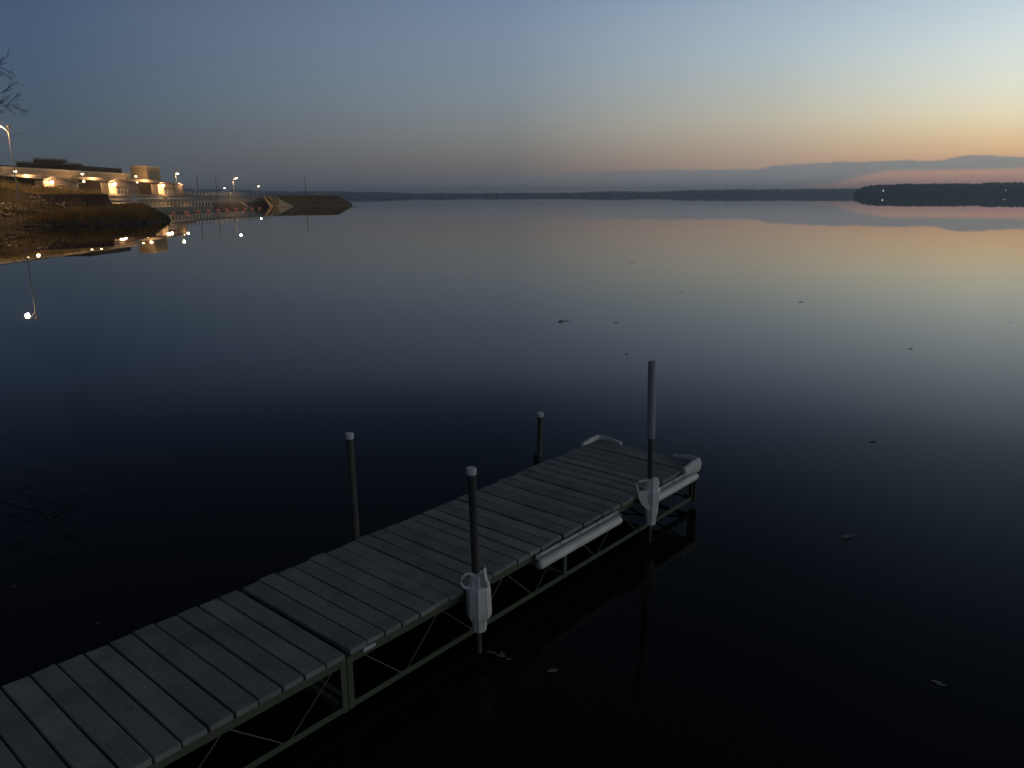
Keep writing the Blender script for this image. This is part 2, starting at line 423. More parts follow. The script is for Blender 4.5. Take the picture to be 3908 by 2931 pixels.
# ------------------------------------------------------------------ water
def water():
    m = bpy.data.materials.new('lake_water'); m.use_nodes = True
    nt = m.node_tree; b = nt.nodes['Principled BSDF']
    b.inputs['Base Color'].default_value = (0.005, 0.0075, 0.009, 1)
    b.inputs['Roughness'].default_value = 0.0
    b.inputs['IOR'].default_value = 1.15
    b.inputs['Specular IOR Level'].default_value = 0.5
    tc = nt.nodes.new('ShaderNodeTexCoord'); mp = nt.nodes.new('ShaderNodeMapping'); mp.inputs['Scale'].default_value = (0.10, 0.10, 0.10)
    nt.links.new(tc.outputs['Object'], mp.inputs['Vector'])
    nz = nt.nodes.new('ShaderNodeTexNoise'); nz.inputs['Scale'].default_value = 3.0; nz.inputs['Detail'].default_value = 2
    nt.links.new(mp.outputs['Vector'], nz.inputs['Vector'])
    bp = nt.nodes.new('ShaderNodeBump'); bp.inputs['Strength'].default_value = 0.05; bp.inputs['Distance'].default_value = 0.02
    nt.links.new(nz.outputs['Fac'], bp.inputs['Height']); nt.links.new(bp.outputs['Normal'], b.inputs['Normal'])
    mb = MB(); mb.add([(-9000, -400, 0), (9000, -400, 0), (9000, 9000, 0), (-9000, 9000, 0)], [(0, 1, 2, 3)])
    tag(mb.build('water', m), kind='structure')
water()

# ------------------------------------------------------------------ dock
S0, S1, T0, T1, ZD = -2.3, 7.45, -4.99, -3.70, 0.51
SJ = 2.68
def W(s, t, z): return DU * s + DV * t + Vector((0, 0, z))
dock = empty('dock', W(SJ, (T0 + T1) / 2, 0), 'grey plank dock on a green steel truss reaching out over the dark lake', 'dock')

def deck(s0, s1, name):
    n = round((s1 - s0) / 0.155)
    p = (s1 - s0) / n
    mb = MB()
    for i in range(n):
        g0 = random.choice([.004, .007, .009, .010, .012]); a = s0 + i * p + g0 * .8; b = s0 + (i + 1) * p - g0 * .6
        e0, e1 = random.uniform(-.02, .012), random.uniform(-.008, .012)
        z = ZD + random.uniform(-.003, .002); tw = random.uniform(-.003, .003); sk = random.uniform(-.004, .004)
        nseg = 6
        vs, fs = [], []
        for k in range(nseg + 1):
            f = k / nseg; t = (T0 + e0) * (1 - f) + (T1 + e1) * f
            wob = 0.0012 * math.sin(7 * f + i * 1.7)
            cup = 0.002 * math.sin(f * PI) * (1 if i % 2 else -1)
            for (s, zz) in ((a + sk * f + wob, z - .038), (b + sk * f + wob * .6, z - .038), (b + sk * f + wob * .6, z + tw + cup), (a + sk * f + wob, z - tw + cup)):
                vs.append(W(s, t, zz))
        for k in range(nseg):
            o = k * 4
            for q in range(4):
                r = (q + 1) % 4
                fs.append((o + q, o + r, o + r + 4, o + q + 4))
        fs.append((3, 2, 1, 0)); o = nseg * 4; fs.append((o, o + 1, o + 2, o + 3))
        mb.add(vs, fs)
    return mb.build(name, M['wood'], dock, bevel=0.005)
deck(S0, SJ - .012, 'deck_boards')
deck(SJ + .018, S1, 'deck_boards')

ZT0, ZT1, ZB0, ZB1 = ZD - .098, ZD - .042, 0.085, 0.125
def truss(t, s0, s1):
    mb = MB()
    mb.bar(W(s0, t, (ZT0 + ZT1) / 2), W(s1, t, (ZT0 + ZT1) / 2), .006, ZT1 - ZT0, (0, 0, 1))
    mb.bar(W(s0, t - .02, ZT1 - .003), W(s1, t - .02, ZT1 - .003), .045, .006, (0, 0, 1))
    mb.bar(W(s0, t, (ZB0 + ZB1) / 2), W(s1, t, (ZB0 + ZB1) / 2), .006, ZB1 - ZB0, (0, 0, 1))
    mb.bar(W(s0, t - .02, ZB0), W(s1, t - .02, ZB0), .045, .006, (0, 0, 1))
    o = mb.build('truss_frame', M['green'], dock)
    for s in (s0 + .022, (s0 + s1) / 2, s1 - .022):
        q = MB(); q.bar(W(s, t + .001, ZB0 - .005), W(s, t + .001, ZT1), .044, .012, DV); q.build('upright', M['green'], o)
    half = (s1 - s0) / 2
    for hseg in range(2):
        a0 = s0 + hseg * half + .12; L = half - .20; k = L / 6
        for i in range(6):
            z = (ZT0, ZB1) if i % 2 == 0 else (ZB1, ZT0)
            q = MB(); q.tube([W(a0 + i * k + .03, t, z[0]), W(a0 + (i + 1) * k - .03, t, z[1])], .0048, 6)
            q.build('diagonal_brace', M['rod'], o)
for t in (T0 + .03, T1 - .012):
    truss(t, S0, SJ - .004)
    truss(t, SJ + .004, S1 - .03)
# cross members and end frame
x = MB()
for s in [S0 + .05, .2, SJ - .03, SJ + .04, 5.05, S1 - .05]:
    x.bar(W(s, T0 + .04, ZT0 + .02), W(s, T1 - .03, ZT0 + .02), .035, .04, (0, 0, 1))
    x.bar(W(s, T0 + .04, ZB0 + .02), W(s, T1 - .03, ZB0 + .02), .035, .035, (0, 0, 1))
for s in (S0 + 1.2, 1.5, 3.9, 6.3):
    x.bar(W(s, T0 + .04, ZT0 + .02), W(s, T1 - .03, ZT0 + .02), .035, .04, (0, 0, 1))
x.bar(W(S1 - .05, T0 + .05, ZB1), W(S1 - .05, T1 - .05, ZT0), .02, .02)
x.bar(W(S1 - .05, T0 + .05, ZT0), W(S1 - .05, T1 - .05, ZB1), .02, .02)
x.build('cross_members', M['green'], dock)
# bracket bits under the plank ends
q = MB()
for s in (2.86,):
    q.bar(W(s - .05, T1 + .006, ZT1 - .005), W(s + .05, T1 + .006, ZT1 - .005), .012, .022, (0, 0, 1))
q.build('bracket', M['cap'], dock)
for s, t in ((S1 - .012, T0 + .04), (S1 - .012, T1 - .02)):
    q = MB(); q.bar(W(s, t, .06), W(s, t, ZD - .05), .075, .07, DV); q.build('corner_leg', M['black'], dock)

# posts
def post(s, t, top, r, dlean, cap=True, sleeve=None, label=None):
    base = W(s, t, 0)
    mb = MB()
    pts = [base + Vector((dlean * (z / top), 0, z)) for z in (0.25, .6, top)]
    mb.tube([base + Vector((0, 0, -.6)), base + Vector((0, 0, .26))], r * .62, 12)
    low = mb.build('post_foot', M['rust'], None)
    up_ = MB(); up_.tube(pts, r, 16)
    o = up_.build('post', M['pole'], dock, smooth=True, label=label)
    low.parent = o
    if cap:
        c = MB(); c0 = pts[-1] + Vector((0, 0, -.035))
        c.lathe([(r * 1.20, 0), (r * 1.22, .040), (r * 1.16, .046), (r * .2, .047)], 20, c0)
        c.build('post_cap', M['cap'], o, smooth=True)
    if sleeve:
        q = MB(); z0, z1 = sleeve
        q.tube([base + Vector((dlean * (z0 / top), 0, z0)), base + Vector((dlean, 0, z1))], r * 1.32, 18)
        q.build('post_sleeve', M['sleeve'], o, smooth=True)
    # bracket pocket that holds the post to the frame
    side = 1 if t > -4.3 else -1
    k = MB()
    edge = T1 - .005 if side > 0 else T0 + .02
    k.bar(W(s, edge, ZT0 + .02), W(s, t, ZT0 + .02), .09, .05, (0, 0, 1))
    k.lathe([(r * 1.4, ZT0 - .03), (r * 1.4, ZT1 + .02)], 14, base)
    k.build('post_bracket', M['green'] if side > 0 else M['black'], o)
    if side < 0:
        b_ = MB(); b_.lathe([(r * 1.3, ZD - .06), (r * 1.6, ZD + .0), (r * 1.6, ZD + .05), (r * 1.2, ZD + .08)], 14, base - DU * .02)
        if s > 5: b_.build('post_collar', M['black'], o)
    return o
post(3.842, -5.052, 1.425, .029, -.014, label='dark post on the far side with a white cap')
post(6.411, -5.087, 1.04, .030, .012, label='short dark post near the dock end with a white cap')
pRN = post(3.809, -3.59, 1.465, .030, -.036, label='dark post with a white cap rising from a white bumper')
pRF = post(6.321, -3.605, 1.84, .029, -.043, cap=False, sleeve=(1.08, 1.84), label='tallest post, black below and grey sleeved above')

def post_bumper(s, t, face, wing):
    base = W(s, t, 0)
    flute = lambda a: 1.0 if (round(a / (PI / 4)) * (PI / 4) - a) ** 2 < 0.01 else 0.93
    n = 32
    mb = MB()
    if wing: pr = [(.040, .19), (.046, .195), (.052, .28), (.058, .285), (.062, .30), (.066, .42), (.072, .43), (.078, .455), (.078, .545), (.070, .56), (.062, .57), (.058, .665), (.036, .672)]
    else: pr = [(.044, .19), (.050, .195), (.056, .285), (.060, .29), (.078, .30), (.088, .325), (.089, .36), (.083, .54), (.078, .556), (.062, .57), (.056, .655), (.036, .665)]
    mb.lathe(pr, n, base, rf=lambda a: 1.07 if round(a / (2 * PI) * n) % 4 == 0 else (.985 if round(a / (2 * PI) * n) % 2 else .965))
    o = mb.build('post_bumper', M['vinyl'], dock)
    d = Vector((math.cos(face), math.sin(face), 0))
    if wing:
        # half-moon plate turned towards the boards
        w = MB(); left = Vector((-1, -.15, 0)).normalized()
        poly = [(0, .56), (.155, .56), (.15, .50), (.115, .43), (.06, .37), (0, .34)]
        w.prism(poly, left, (0, 0, 1), Vector((.15, -1, 0)).normalized() * .02, base + Vector((0, -.035, 0)))
        w.build('bumper_flange', M['vinyl'], o, bevel=.005)
        h = MB(); h.tube([base + left * .05 + Vector((0, -.03, .665)), base + left * .14 + Vector((0, -.03, .655)), base + left * .165 + Vector((0, -.03, .63)), base + left * .145 + Vector((0, -.03, .55))], .011, 8)
        h.build('bumper_strap', M['vinyl'], o, smooth=True)
    else:
        w = MB(); right = Vector((.8, -.6, 0)).normalized()
        w.prism([(.0, .56), (.075, .585), (.07, .63), (.052, .64), (.038, .735), (.022, .70), (0, .66)], right, (0, 0, 1), Vector((.6, .8, 0)) * .03, base + Vector((0.01, -.05, 0)))
        w.build('bumper_flange', M['vinyl'], o, bevel=.005)
        h = MB(); left = Vector((-.86, -.2, 0)).normalized(); c = base + left * .075 + Vector((0, 0, .615)); pts = []
        for k in range(13):
            a = PI * .25 + k / 12 * PI * 1.5
            pts.append(c + left * (-.062 * math.cos(a)) * .9 + Vector((0, 0, .058 * math.sin(a))) + Vector((0, -.02, 0)))
        h.tube(pts, .009, 8); h.build('bumper_strap', M['vinyl'], o, smooth=True)
post_bumper(3.809, -3.585, R(-62), False)
post_bumper(6.321, -3.60, R(-30), True)

def side_bumper(s0, s1):
    t = T1 + .055; z = .392; r = .038
    mb = MB()
    pts = [W(s0, t, z), W(s0 + .012, t, z), W(s0 + .03, t, z), W(s1 - .05, t, z), W(s1 - .02, t, z), W(s1, t, z)]
    mb.tube(pts, [r * .75, r * .95, r, r, r * .86, r * .35], 20)
    o = mb.build('side_bumper', M['vinyl'], dock, smooth=True)
    st_ = MB()
    st_.bar(W(s0 - .0, T1 + .020, .458), W(s1, T1 + .020, .458), .012, .03, (0, 0, 1))
    st_.bar(W(s0, T1 + .034, .437), W(s1, T1 + .034, .437), .05, .012, (0, 0, 1))
    st_.build('mounting_strip', M['sleeve'], o)
    k = (s1 - s0 - .12) / 4
    cl = MB()
    for i in range(4):
        a = s0 + .06 + i * k
        cl.bar(W(a, T1 + .029, .463), W(a + k * .86, T1 + .029, .463), .008, .018, (0, 0, 1))
    cl.build('fixing_strips', M['cap'], o)
    e = MB(); e.tube([W(s0 - .018, t, z), W(s0 - .004, t, z)], [r * .55, r * .86], 18); e.build('end_cap', M['sleeve'], o, smooth=True)
side_bumper(4.60, 5.84)
side_bumper(6.40, 7.36)

def corner_bumper(s, t, st_dir):
    # bent vinyl fender around a dock corner; legs run back along the side and along the end
    prof = [(-.008, -.10), (.03, -.095), (.046, -.05), (.048, .0), (.036, .04), (.012, .052), (-.008, .045)]
    path, scale = [], []
    ls, le = .30, .27
    for k in range(5):
        f = k / 4; path.append((W(s - ls * (1 - f) - .035, t, ZD), DV * st_dir)); scale.append(.55 + .45 * min(1, f * 1.6))
    for k in range(1, 6):
        a = k / 6 * PI / 2
        path.append((W(s - .035 + .035 * math.sin(a), t - st_dir * .035 * (1 - math.cos(a)), ZD), (DV * st_dir * math.cos(a) + DU * math.sin(a)))); scale.append(1.0)
    for k in range(5):
        f = k / 4; path.append((W(s, t - st_dir * (.035 + le * f), ZD), DU)); scale.append(1 - .55 * max(0, f - .35) / .65)
    vs, fs = [], []
    n = len(prof)
    for (p, o_), sc in zip(path, scale):
        for (a, z) in prof: vs.append(p + o_ * (a * (0.4 + .6 * sc)) + Vector((0, 0, z * sc)))
    for i in range(len(path) - 1):
        for k in range(n):
            j = (k + 1) % n
            fs.append((i * n + k, i * n + j, (i + 1) * n + j, (i + 1) * n + k))
    fs.append(tuple(range(n))); fs.append(tuple(range((len(path) - 1) * n, len(path) * n)))
    mb = MB(); mb.add(vs, fs); mb.build('corner_bumper', M['vinyl'], dock, smooth=True)
corner_bumper(S1 + .01, T0 - .005, -1)
corner_bumper(S1 + .01, T1 + .01, 1)

# ------------------------------------------------------------------ floating leaves
def leaf_bm(size, lobes, seed, curl=.12):
    rnd = random.Random(seed); n = 36; vs = [(0, 0, .004)]; fs = []
    for k in range(n):
        a = 2 * PI * k / n
        ell = 1 / math.sqrt((math.cos(a) / 1.0) ** 2 + (math.sin(a) / .55) ** 2)
        r = size * .5 * ell * (1 + (.30 * math.cos(lobes * a + .4) if lobes else 0) + rnd.uniform(-.10, .10))
        x_, y_ = r * math.cos(a), r * math.sin(a)
        vs.append((x_, y_, .004 + max(0, curl * (abs(y_) ** 2) / size + rnd.uniform(0, .03) * size + .10 * max(0, x_))))
    for k in range(n): fs.append((0, 1 + k, 1 + (k + 1) % n))
    st_ = .35 * size
    b = len(vs)
    vs += [(-.45 * size, -.01 * size, .006), (-.45 * size, .01 * size, .006), (-.45 * size - st_, .03 * size, .012), (-.45 * size - st_, .02 * size, .012)]
    fs.append((b, b + 1, b + 2, b + 3))
    mb = MB(); mb.add(vs, fs); return mb
S2 = 3908 / 2212
LEAVES = [
    (1830, 1160, .15, 5, 'leaf', 25, 'large pale lobed leaf on dark water right of the dock'),
    (2028, 1477, .09, 4, 'leaf', 140, 'small pale leaf on black water at the lower right'),
    (1195, 1450, .085, 5, 'leaf', 200, 'faint brown leaf on black water in front of the white post bumper'),
    (1085, 1416, .085, 5, 'leaf', 100, 'curled pale leaf just right of the nearest post foot'),
    (1100, 1425, .05, 0, 'leaf', 10, 'tiny pale leaf farthest right in the clump by the nearest post foot'),
    (1022, 1405, .035, 0, 'leaf', 50, 'tiny white leaf scrap left of the nearest post foot'),
    (1885, 955, .10, 4, 'leafdark', 0, 'dark curled leaf on grey water well right of the dock end'),
    (1967, 754, .13, 0, 'leafdark', 20, 'small dark leaf on silvery water above the dark curled one'),
    (2183, 697, .16, 0, 'leafdark', 0, 'round dark leaf near the right edge on the bright water'),
    (1353, 765, .10, 0, 'leafdark', 70, 'tiny dark leaf just left of the tallest post top'),
    (1330, 697, .30, 0, 'leafdark', 5, 'thin dark leaf streak above the tallest post'),
    (1730, 653, .40, 0, 'leafdark', 3, 'long dark leaf streak on the pale water at mid right'),
    (1470, 632, .28, 0, 'leafdark', 8, 'faint dark fleck on pinkish water left of the long streak'),
    (1365, 567, .50, 0, 'leafdark', 0, 'far dark fleck on the water right of centre'),
    (1255, 566, .35, 0, 'leafdark', 0, 'far dark fleck on the water nearest the centre'),
    (1000, 899, .12, 0, 'leaf', 15, 'pale leaf on blue water between the two left posts'),
    (834, 1011, .10, 4, 'leaf', 30, 'pale leaf just right of the leftmost post'),
    (718, 827, .08, 0, 'leaf', 60, 'tiny pale leaf above the leftmost post'),
    (920, 822, .08, 0, 'leaf', 120, 'tiny pale leaf on blue water above and between the left posts'),
    (148, 791, .10, 0, 'leaf', 40, 'tiny pale leaf on blue water near the left edge'),
    (32, 1268, .09, 4, 'leaf', 35, 'dim leaf on black water at the far left edge'),
    (212, 1347, .08, 4, 'leaf', 15, 'dim leaf on black water just above the dock at left'),
]
for i, (x_, y_, sz, lb, mt, rz, lab) in enumerate(LEAVES):
    p = gz(x_ * S2, y_ * S2)
    sz *= .85
    if mt == 'leafdark' and y_ < 720: sz *= .55
    if mt == 'leaf' and x_ < 1010: sz *= .6; mt = 'leafdim'
    o = leaf_bm(sz, lb, i).build('leaf', M[mt])
    o.location = p; o.rotation_euler = (0, 0, R(rz)); tag(o, lab, 'leaf', 'leaves floating on the lake')
tw = MB(); p = gz(1050 * S2, 1410 * S2); q = gz(1082 * S2, 1421 * S2)
tw.tube([p + Vector((0, 0, .006)), (p + q) / 2 + Vector((0, .02, .012)), q + Vector((0, 0, .008))], [.004, .006, .003], 6)
tag(tw.build('twig', M['leaf']), 'thin pale twig floating beside the nearest post foot', 'twig')
tw = MB(); p = gz(1206 * S2, 695 * S2); q = gz(1224 * S2, 693.5 * S2)
tw.tube([p + Vector((0, 0, .004)), p * .7 + q * .3 + Vector((0, 0, .03)), p * .4 + q * .6 + Vector((0, 0, .004)), q + Vector((.1, 0, .0))], [.010, .018, .009, .006], 7)
tag(tw.build('driftwood', M['leafdark']), 'short dark stick floating alone at mid lake above the dock', 'driftwood')
for i, (x_, y_, sz, lab) in enumerate([(496, 2705, .045, 'small pale leaf scrap caught in a plank gap of the near deck'), (295, 2826, .022, 'tiny pale leaf scrap on a near plank by the bottom left corner')]):
    p = gz(x_, y_, ZD + .004); o = leaf_bm(sz, 0, 50 + i).build('leaf', M['leaf']); o.location = p; o.rotation_euler = (0, 0, R(40)); tag(o, lab, 'leaf', 'leaf scraps on the deck')

# ------------------------------------------------------------------ left bank terrain
CTL = [(-71.5, 112, 4.70), (-69.3, 112, 4.45), (-67.6, 111.5, 3.95), (-64.9, 108, 2.7), (-62.2, 108, 1.75), (-60.5, 110, 1.1), (-59.0, 112, 1.1), (-59.2, 117, 1.3),
       (-56.3, 114, 1.3), (-53.0, 114, 1.25), (-51.2, 114, 1.15), (-50.3, 115.5, .9), (-66, 111.3, 3.75), (-62.5, 114.6, 1.9),
       (-66, 113.5, 3.75), (-63, 118.2, 3.75), (-63.6, 121, 3.8), (-70, 128, 3.9), (-70, 120, 4.2), (-78, 150, 1.9), (-88, 157, 4.8), (-95, 166, 4.5), (-79, 138, 4.2), (-95.8, 150, 5.2), (-90, 135, 5.0), (-80, 125, 4.8), (-100, 140, 5.2), (-110, 120, 5.2), (-90, 110, 5.0),
       (-58, 124, 1.6), (-62.5, 135, 1.9), (-70, 150, 1.9), (-76, 160, 1.9), (-82, 170, 1.6), (-88, 176, 1.8), (-58.5, 130, .9),
       (-60.6, 95.5, .45), (-64, 100, 1.6), (-67, 104, 2.9), (-58, 100, .9), (-55, 102, .95), (-60, 104, 1.1), (-52.5, 105, .8), (-56, 108, 1.2), (-72, 104, 3.6), (-75, 97, 2.6), (-85, 90, 3.0), (-100, 85, 3.5), (-70, 92, 1.0)]
SHORE = [(-120, 58), (-95, 70), (-78, 82), (-68, 89), (-60.6, 93.8), (-55, 94.8), (-52.6, 96.2), (-49, 102), (-48.6, 109), (-50.0, 116.5), (-52.5, 121), (-57.5, 128), (-61, 136), (-66, 148), (-72, 158), (-78, 166), (-82, 173), (-84, 178), (-84, 240), (-140, 240), (-170, 58)]
def inside(x_, y_):
    c = False; n = len(SHORE); j = n - 1
    for i in range(n):
        xi, yi = SHORE[i]; xj, yj = SHORE[j]
        if (yi > y_) != (yj > y_) and x_ < (xj - xi) * (y_ - yi) / (yj - yi) + xi: c = not c
        j = i
    return c
def sdist(x_, y_):
    best = 1e9
    for i in range(19):
        (ax, ay), (bx, by) = SHORE[i], SHORE[i + 1] if i + 1 < len(SHORE) else SHORE[0]
        dx, dy = bx - ax, by - ay; t = max(0, min(1, ((x_ - ax) * dx + (y_ - ay) * dy) / (dx * dx + dy * dy)))
        best = min(best, math.hypot(x_ - ax - dx * t, y_ - ay - dy * t))
    return best
WALL = [(-66.4, 110.2), (-65.9, 110.6), (-59.8, 118.4)]
def zt(x_, y_):
    # which side of the sheet piling: points on the lake side ignore the plateau behind and vice versa
    def side(px, py):
        ax, ay = WALL[0]; bx, by = WALL[2]
        f = ((px - ax) * (bx - ax) + (py - ay) * (by - ay)) / ((bx - ax) ** 2 + (by - ay) ** 2)
        d = (bx - ax) * (py - ay) - (by - ay) * (px - ax)
        return d, f
    def plateau(px, py):
        d, f = side(px, py)
        return d > 0 and (-.7 * (py - 118.5) - (px + 59.8)) > 0
    d, f = side(x_, y_); pl_ = plateau(x_, y_); near = f > -0.25 and y_ < 178
    num = den = 0
    for cx_, cy_, cz in CTL:
        w = 1 / (((x_ - cx_) ** 2 + (y_ - cy_) ** 2) + .3) ** 1.5
        if near and side(cx_, cy_)[1] > -0.25 and plateau(cx_, cy_) != pl_: w *= .002
        num += w * cz; den += w
    z = num / den
    sd = sdist(x_, y_)
    if not inside(x_, y_): return -min(1.2, .25 + sd * .4)
    k = min(1, sd / 2.2)
    z = z * (k ** .6) + .02
    z += .16 * k * noise.noise(Vector((x_ * .35, y_ * .35, 1.3))) + .07 * k * noise.noise(Vector((x_ * 1.1, y_ * 1.1, 4.3)))
    return z
gx0, gx1, gy0, gy1, gs = -140, -44, 56, 186, 0.8
nx, ny = int((gx1 - gx0) / gs) + 1, int((gy1 - gy0) / gs) + 1
ZG = [[zt(gx0 + i * gs, gy0 + j * gs) for i in range(nx)] for j in range(ny)]
def zq(x_, y_):
    fx, fy = (x_ - gx0) / gs, (y_ - gy0) / gs
    i, j = int(fx), int(fy)
    if i < 0 or j < 0 or i >= nx - 1 or j >= ny - 1: return -1
    fx -= i; fy -= j
    return (ZG[j][i] * (1 - fx) + ZG[j][i + 1] * fx) * (1 - fy) + (ZG[j + 1][i] * (1 - fx) + ZG[j + 1][i + 1] * fx) * fy
mb = MB()
vs = [(gx0 + i * gs, gy0 + j * gs, ZG[j][i]) for j in range(ny) for i in range(nx)]
fs = [(j * nx + i, j * nx + i + 1, (j + 1) * nx + i + 1, (j + 1) * nx + i) for j in range(ny - 1) for i in range(nx - 1)
      if max(ZG[j][i], ZG[j][i + 1], ZG[j + 1][i], ZG[j + 1][i + 1]) > -0.9]
mb.add(vs, fs)
tag(mb.build('bank', M['bank_earth'], smooth=True), kind='structure')

# dry grass and brush on the bank
def blades(n, region, hfun, mt, name, label, seed, wid=.05):
    rnd = random.Random(seed); mb = MB(); k = 0; tries = 0
    vs, fs = [], []
    while k < n and tries < n * 12:
        tries += 1
        x_, y_ = rnd.uniform(region[0], region[1]), rnd.uniform(region[2], region[3])
        h = hfun(x_, y_, rnd)
        if h <= 0: continue
        z = zq(x_, y_)
        if z < .03: continue
        a = rnd.uniform(0, PI); dx, dy = math.cos(a), math.sin(a)
        lx, ly = rnd.gauss(0, .28) * h, rnd.gauss(0, .28) * h
        w = wid * rnd.uniform(.6, 1.5)
        b = len(vs)
        vs += [(x_ - dx * w, y_ - dy * w, z - .05), (x_ + dx * w, y_ + dy * w, z - .05), (x_ + dx * w * .6 + lx * .4, y_ + dy * w * .6 + ly * .4, z + h * .6), (x_ - dx * w * .6 + lx * .4, y_ - dy * w * .6 + ly * .4, z + h * .6), (x_ + lx, y_ + ly, z + h)]
        fs += [(b, b + 1, b + 2, b + 3), (b + 3, b + 2, b + 4)]
        k += 1
    mb.add(vs, fs)
    o = mb.build(name, mt)
    tag(o, label, 'grass', kind='stuff')
def clump(x_, y_, sc, seed): return noise.noise(Vector((x_ * sc, y_ * sc, seed)))
def h_front(x_, y_, r):
    z = zq(x_, y_)
    if z < .1: return 0
    if z > 3.2 and y_ > 112: return 0
    c = clump(x_, y_, .22, 3.1)
    if r.random() > .8 + c * .8: return 0
    ed = min(1, sdist(x_, y_) / 2.5)
    return max(.2, (.62 + c * .7) * r.uniform(.5, 1.25)) * (.5 + .5 * ed) * (.55 if x_ < -57 else .55 + 1.1 * min(1, (x_ + 57) / 2))
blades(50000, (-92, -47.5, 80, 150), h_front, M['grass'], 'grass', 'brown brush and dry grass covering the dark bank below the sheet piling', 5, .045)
def h_top(x_, y_, r):
    ax, ay = WALL[0]; bx, by = WALL[2]
    d = (bx - ax) * (y_ - ay) - (by - ay) * (x_ - ax)
    if d < 1.5 or y_ < 110.5 and x_ > -66: return 0
    if zq(x_, y_) < 3.2: return 0
    c = clump(x_, y_, .3, 8.7)
    if y_ > 126: return max(.15, (.34 + c * .5) * r.uniform(.4, 1.2))
    f = ((x_ - ax) * (bx - ax) + (y_ - ay) * (by - ay)) / ((bx - ax) ** 2 + (by - ay) ** 2)
    b = .55 + .75 * math.exp(-((f - .46) / .16) ** 2) + .45 * math.exp(-((f - .8) / .08) ** 2)
    return max(.25, (b + c * .9) * r.uniform(.5, 1.2))
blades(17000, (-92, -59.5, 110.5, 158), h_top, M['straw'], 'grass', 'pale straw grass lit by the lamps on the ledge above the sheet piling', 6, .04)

# riprap boulders
rockproto = []
for k in range(5):
    bm = bmesh.new(); bmesh.ops.create_icosphere(bm, subdivisions=2, radius=.5)
    for v in bm.verts:
        n_ = noise.noise(v.co * 2.2 + Vector((k * 7, 0, 0))); v.co *= 1 + .45 * n_
        v.co.z *= .62; v.co.x *= 1.25
    me = bpy.data.meshes.new('boulder'); bm.to_mesh(me); bm.free(); me.materials.append(M['rock']); rockproto.append(me)
rnd = random.Random(11)
ROCKS = []
for k in range(46):
    f = rnd.random()
    px = 122 + f * 165 + rnd.gauss(0, 6); py = 758 + f * 44 + abs(rnd.gauss(0, 7)) - 2
    ROCKS.append((px, py, 108 + 1.6 * f, rnd.uniform(.3, .7)))
for k in range(16):
    ROCKS.append((rnd.uniform(0, 45), rnd.uniform(775, 835), 103, rnd.uniform(.25, .55)))
for (px, py, D, sz) in ROCKS:
    # find where the sight line meets the bank
    p = None; D0 = 90.0
    while D0 < 122:
        c = at(px, py, D0)
        if c.z < zq(c.x, c.y): p = c; break
        D0 += .3
    if p is None: continue
    o = bpy.data.objects.new('boulder', rnd.choice(rockproto)); COL.objects.link(o)
    o.location = (p.x, p.y, zq(p.x, p.y) + .1 * sz); o.scale = (sz,) * 3; o.rotation_euler = (rnd.uniform(-.3, .3), rnd.uniform(-.3, .3), rnd.uniform(0, 6))
    if px > 60: tag(o, 'tan boulder among the riprap sloping down in front of the dark sheet piling', 'boulder', 'riprap boulders below the sheet piling')
    else: tag(o, 'grey boulder half hidden in the brush at the left edge of the bank', 'boulder', 'boulders in the brush at the left edge')

for k in range(26):
    i = rnd.choice([3, 4, 5, 6, 7, 8]); f = rnd.random(); (ax, ay), (bx, by) = SHORE[i], SHORE[i + 1]
    sz = rnd.uniform(.3, .75); o = bpy.data.objects.new('stone', rnd.choice(rockproto).copy()); o.data.materials.clear(); o.data.materials.append(M['rip']); COL.objects.link(o)
    o.location = (ax + (bx - ax) * f + rnd.gauss(0, .25), ay + (by - ay) * f + rnd.gauss(0, .25), .05); o.scale = (sz,) * 3; o.rotation_euler = (rnd.uniform(-.3, .3), 0, rnd.uniform(0, 6))
    tag(o, 'dark wet stone at the waterline along the foot of the brushy bank', 'stone', 'dark stones along the waterline of the bank')

# sheet piling
def sheet():
    mb = MB(); A = Vector((-66.3, 110.1, 0)); B = Vector((-59.8, 118.5, 0)); d = (B - A); L = d.length; d.normalize(); n_ = Vector((d.y, -d.x, 0))
    pts = []; k = 0; s = 0; step = .17
    while s < L:
        off = .0 if (k // 2) % 2 == 0 else .16
        pts.append(A + d * s + n_ * off); s += step if k % 2 == 0 else .06; k += 1
    pts.append(B + n_ * .0)
    # return leg at the right hand end
    for q in range(1, 7): pts.append(B + Vector((-.7, 1.0, 0)) * q * 1.7)
    vs, fs = [], []
    for p in pts:
        vs += [p + Vector((0, 0, .2)), p + Vector((0, 0, 3.82)), p - n_ * .09 + Vector((0, 0, 3.82)), p - n_ * .09 + Vector((0, 0, .2))]
    for i in range(len(pts) - 1):
        for q in range(4):
            r = (q + 1) % 4; fs.append((i * 4 + q, i * 4 + r, i * 4 + 4 + r, i * 4 + 4 + q))
    mb.add(vs, fs)
    tag(mb.build('sheet_pile_wall', M['sheet']), 'dark brown corrugated sheet piling wall holding up the grassy ledge', 'retaining wall')
sheet()

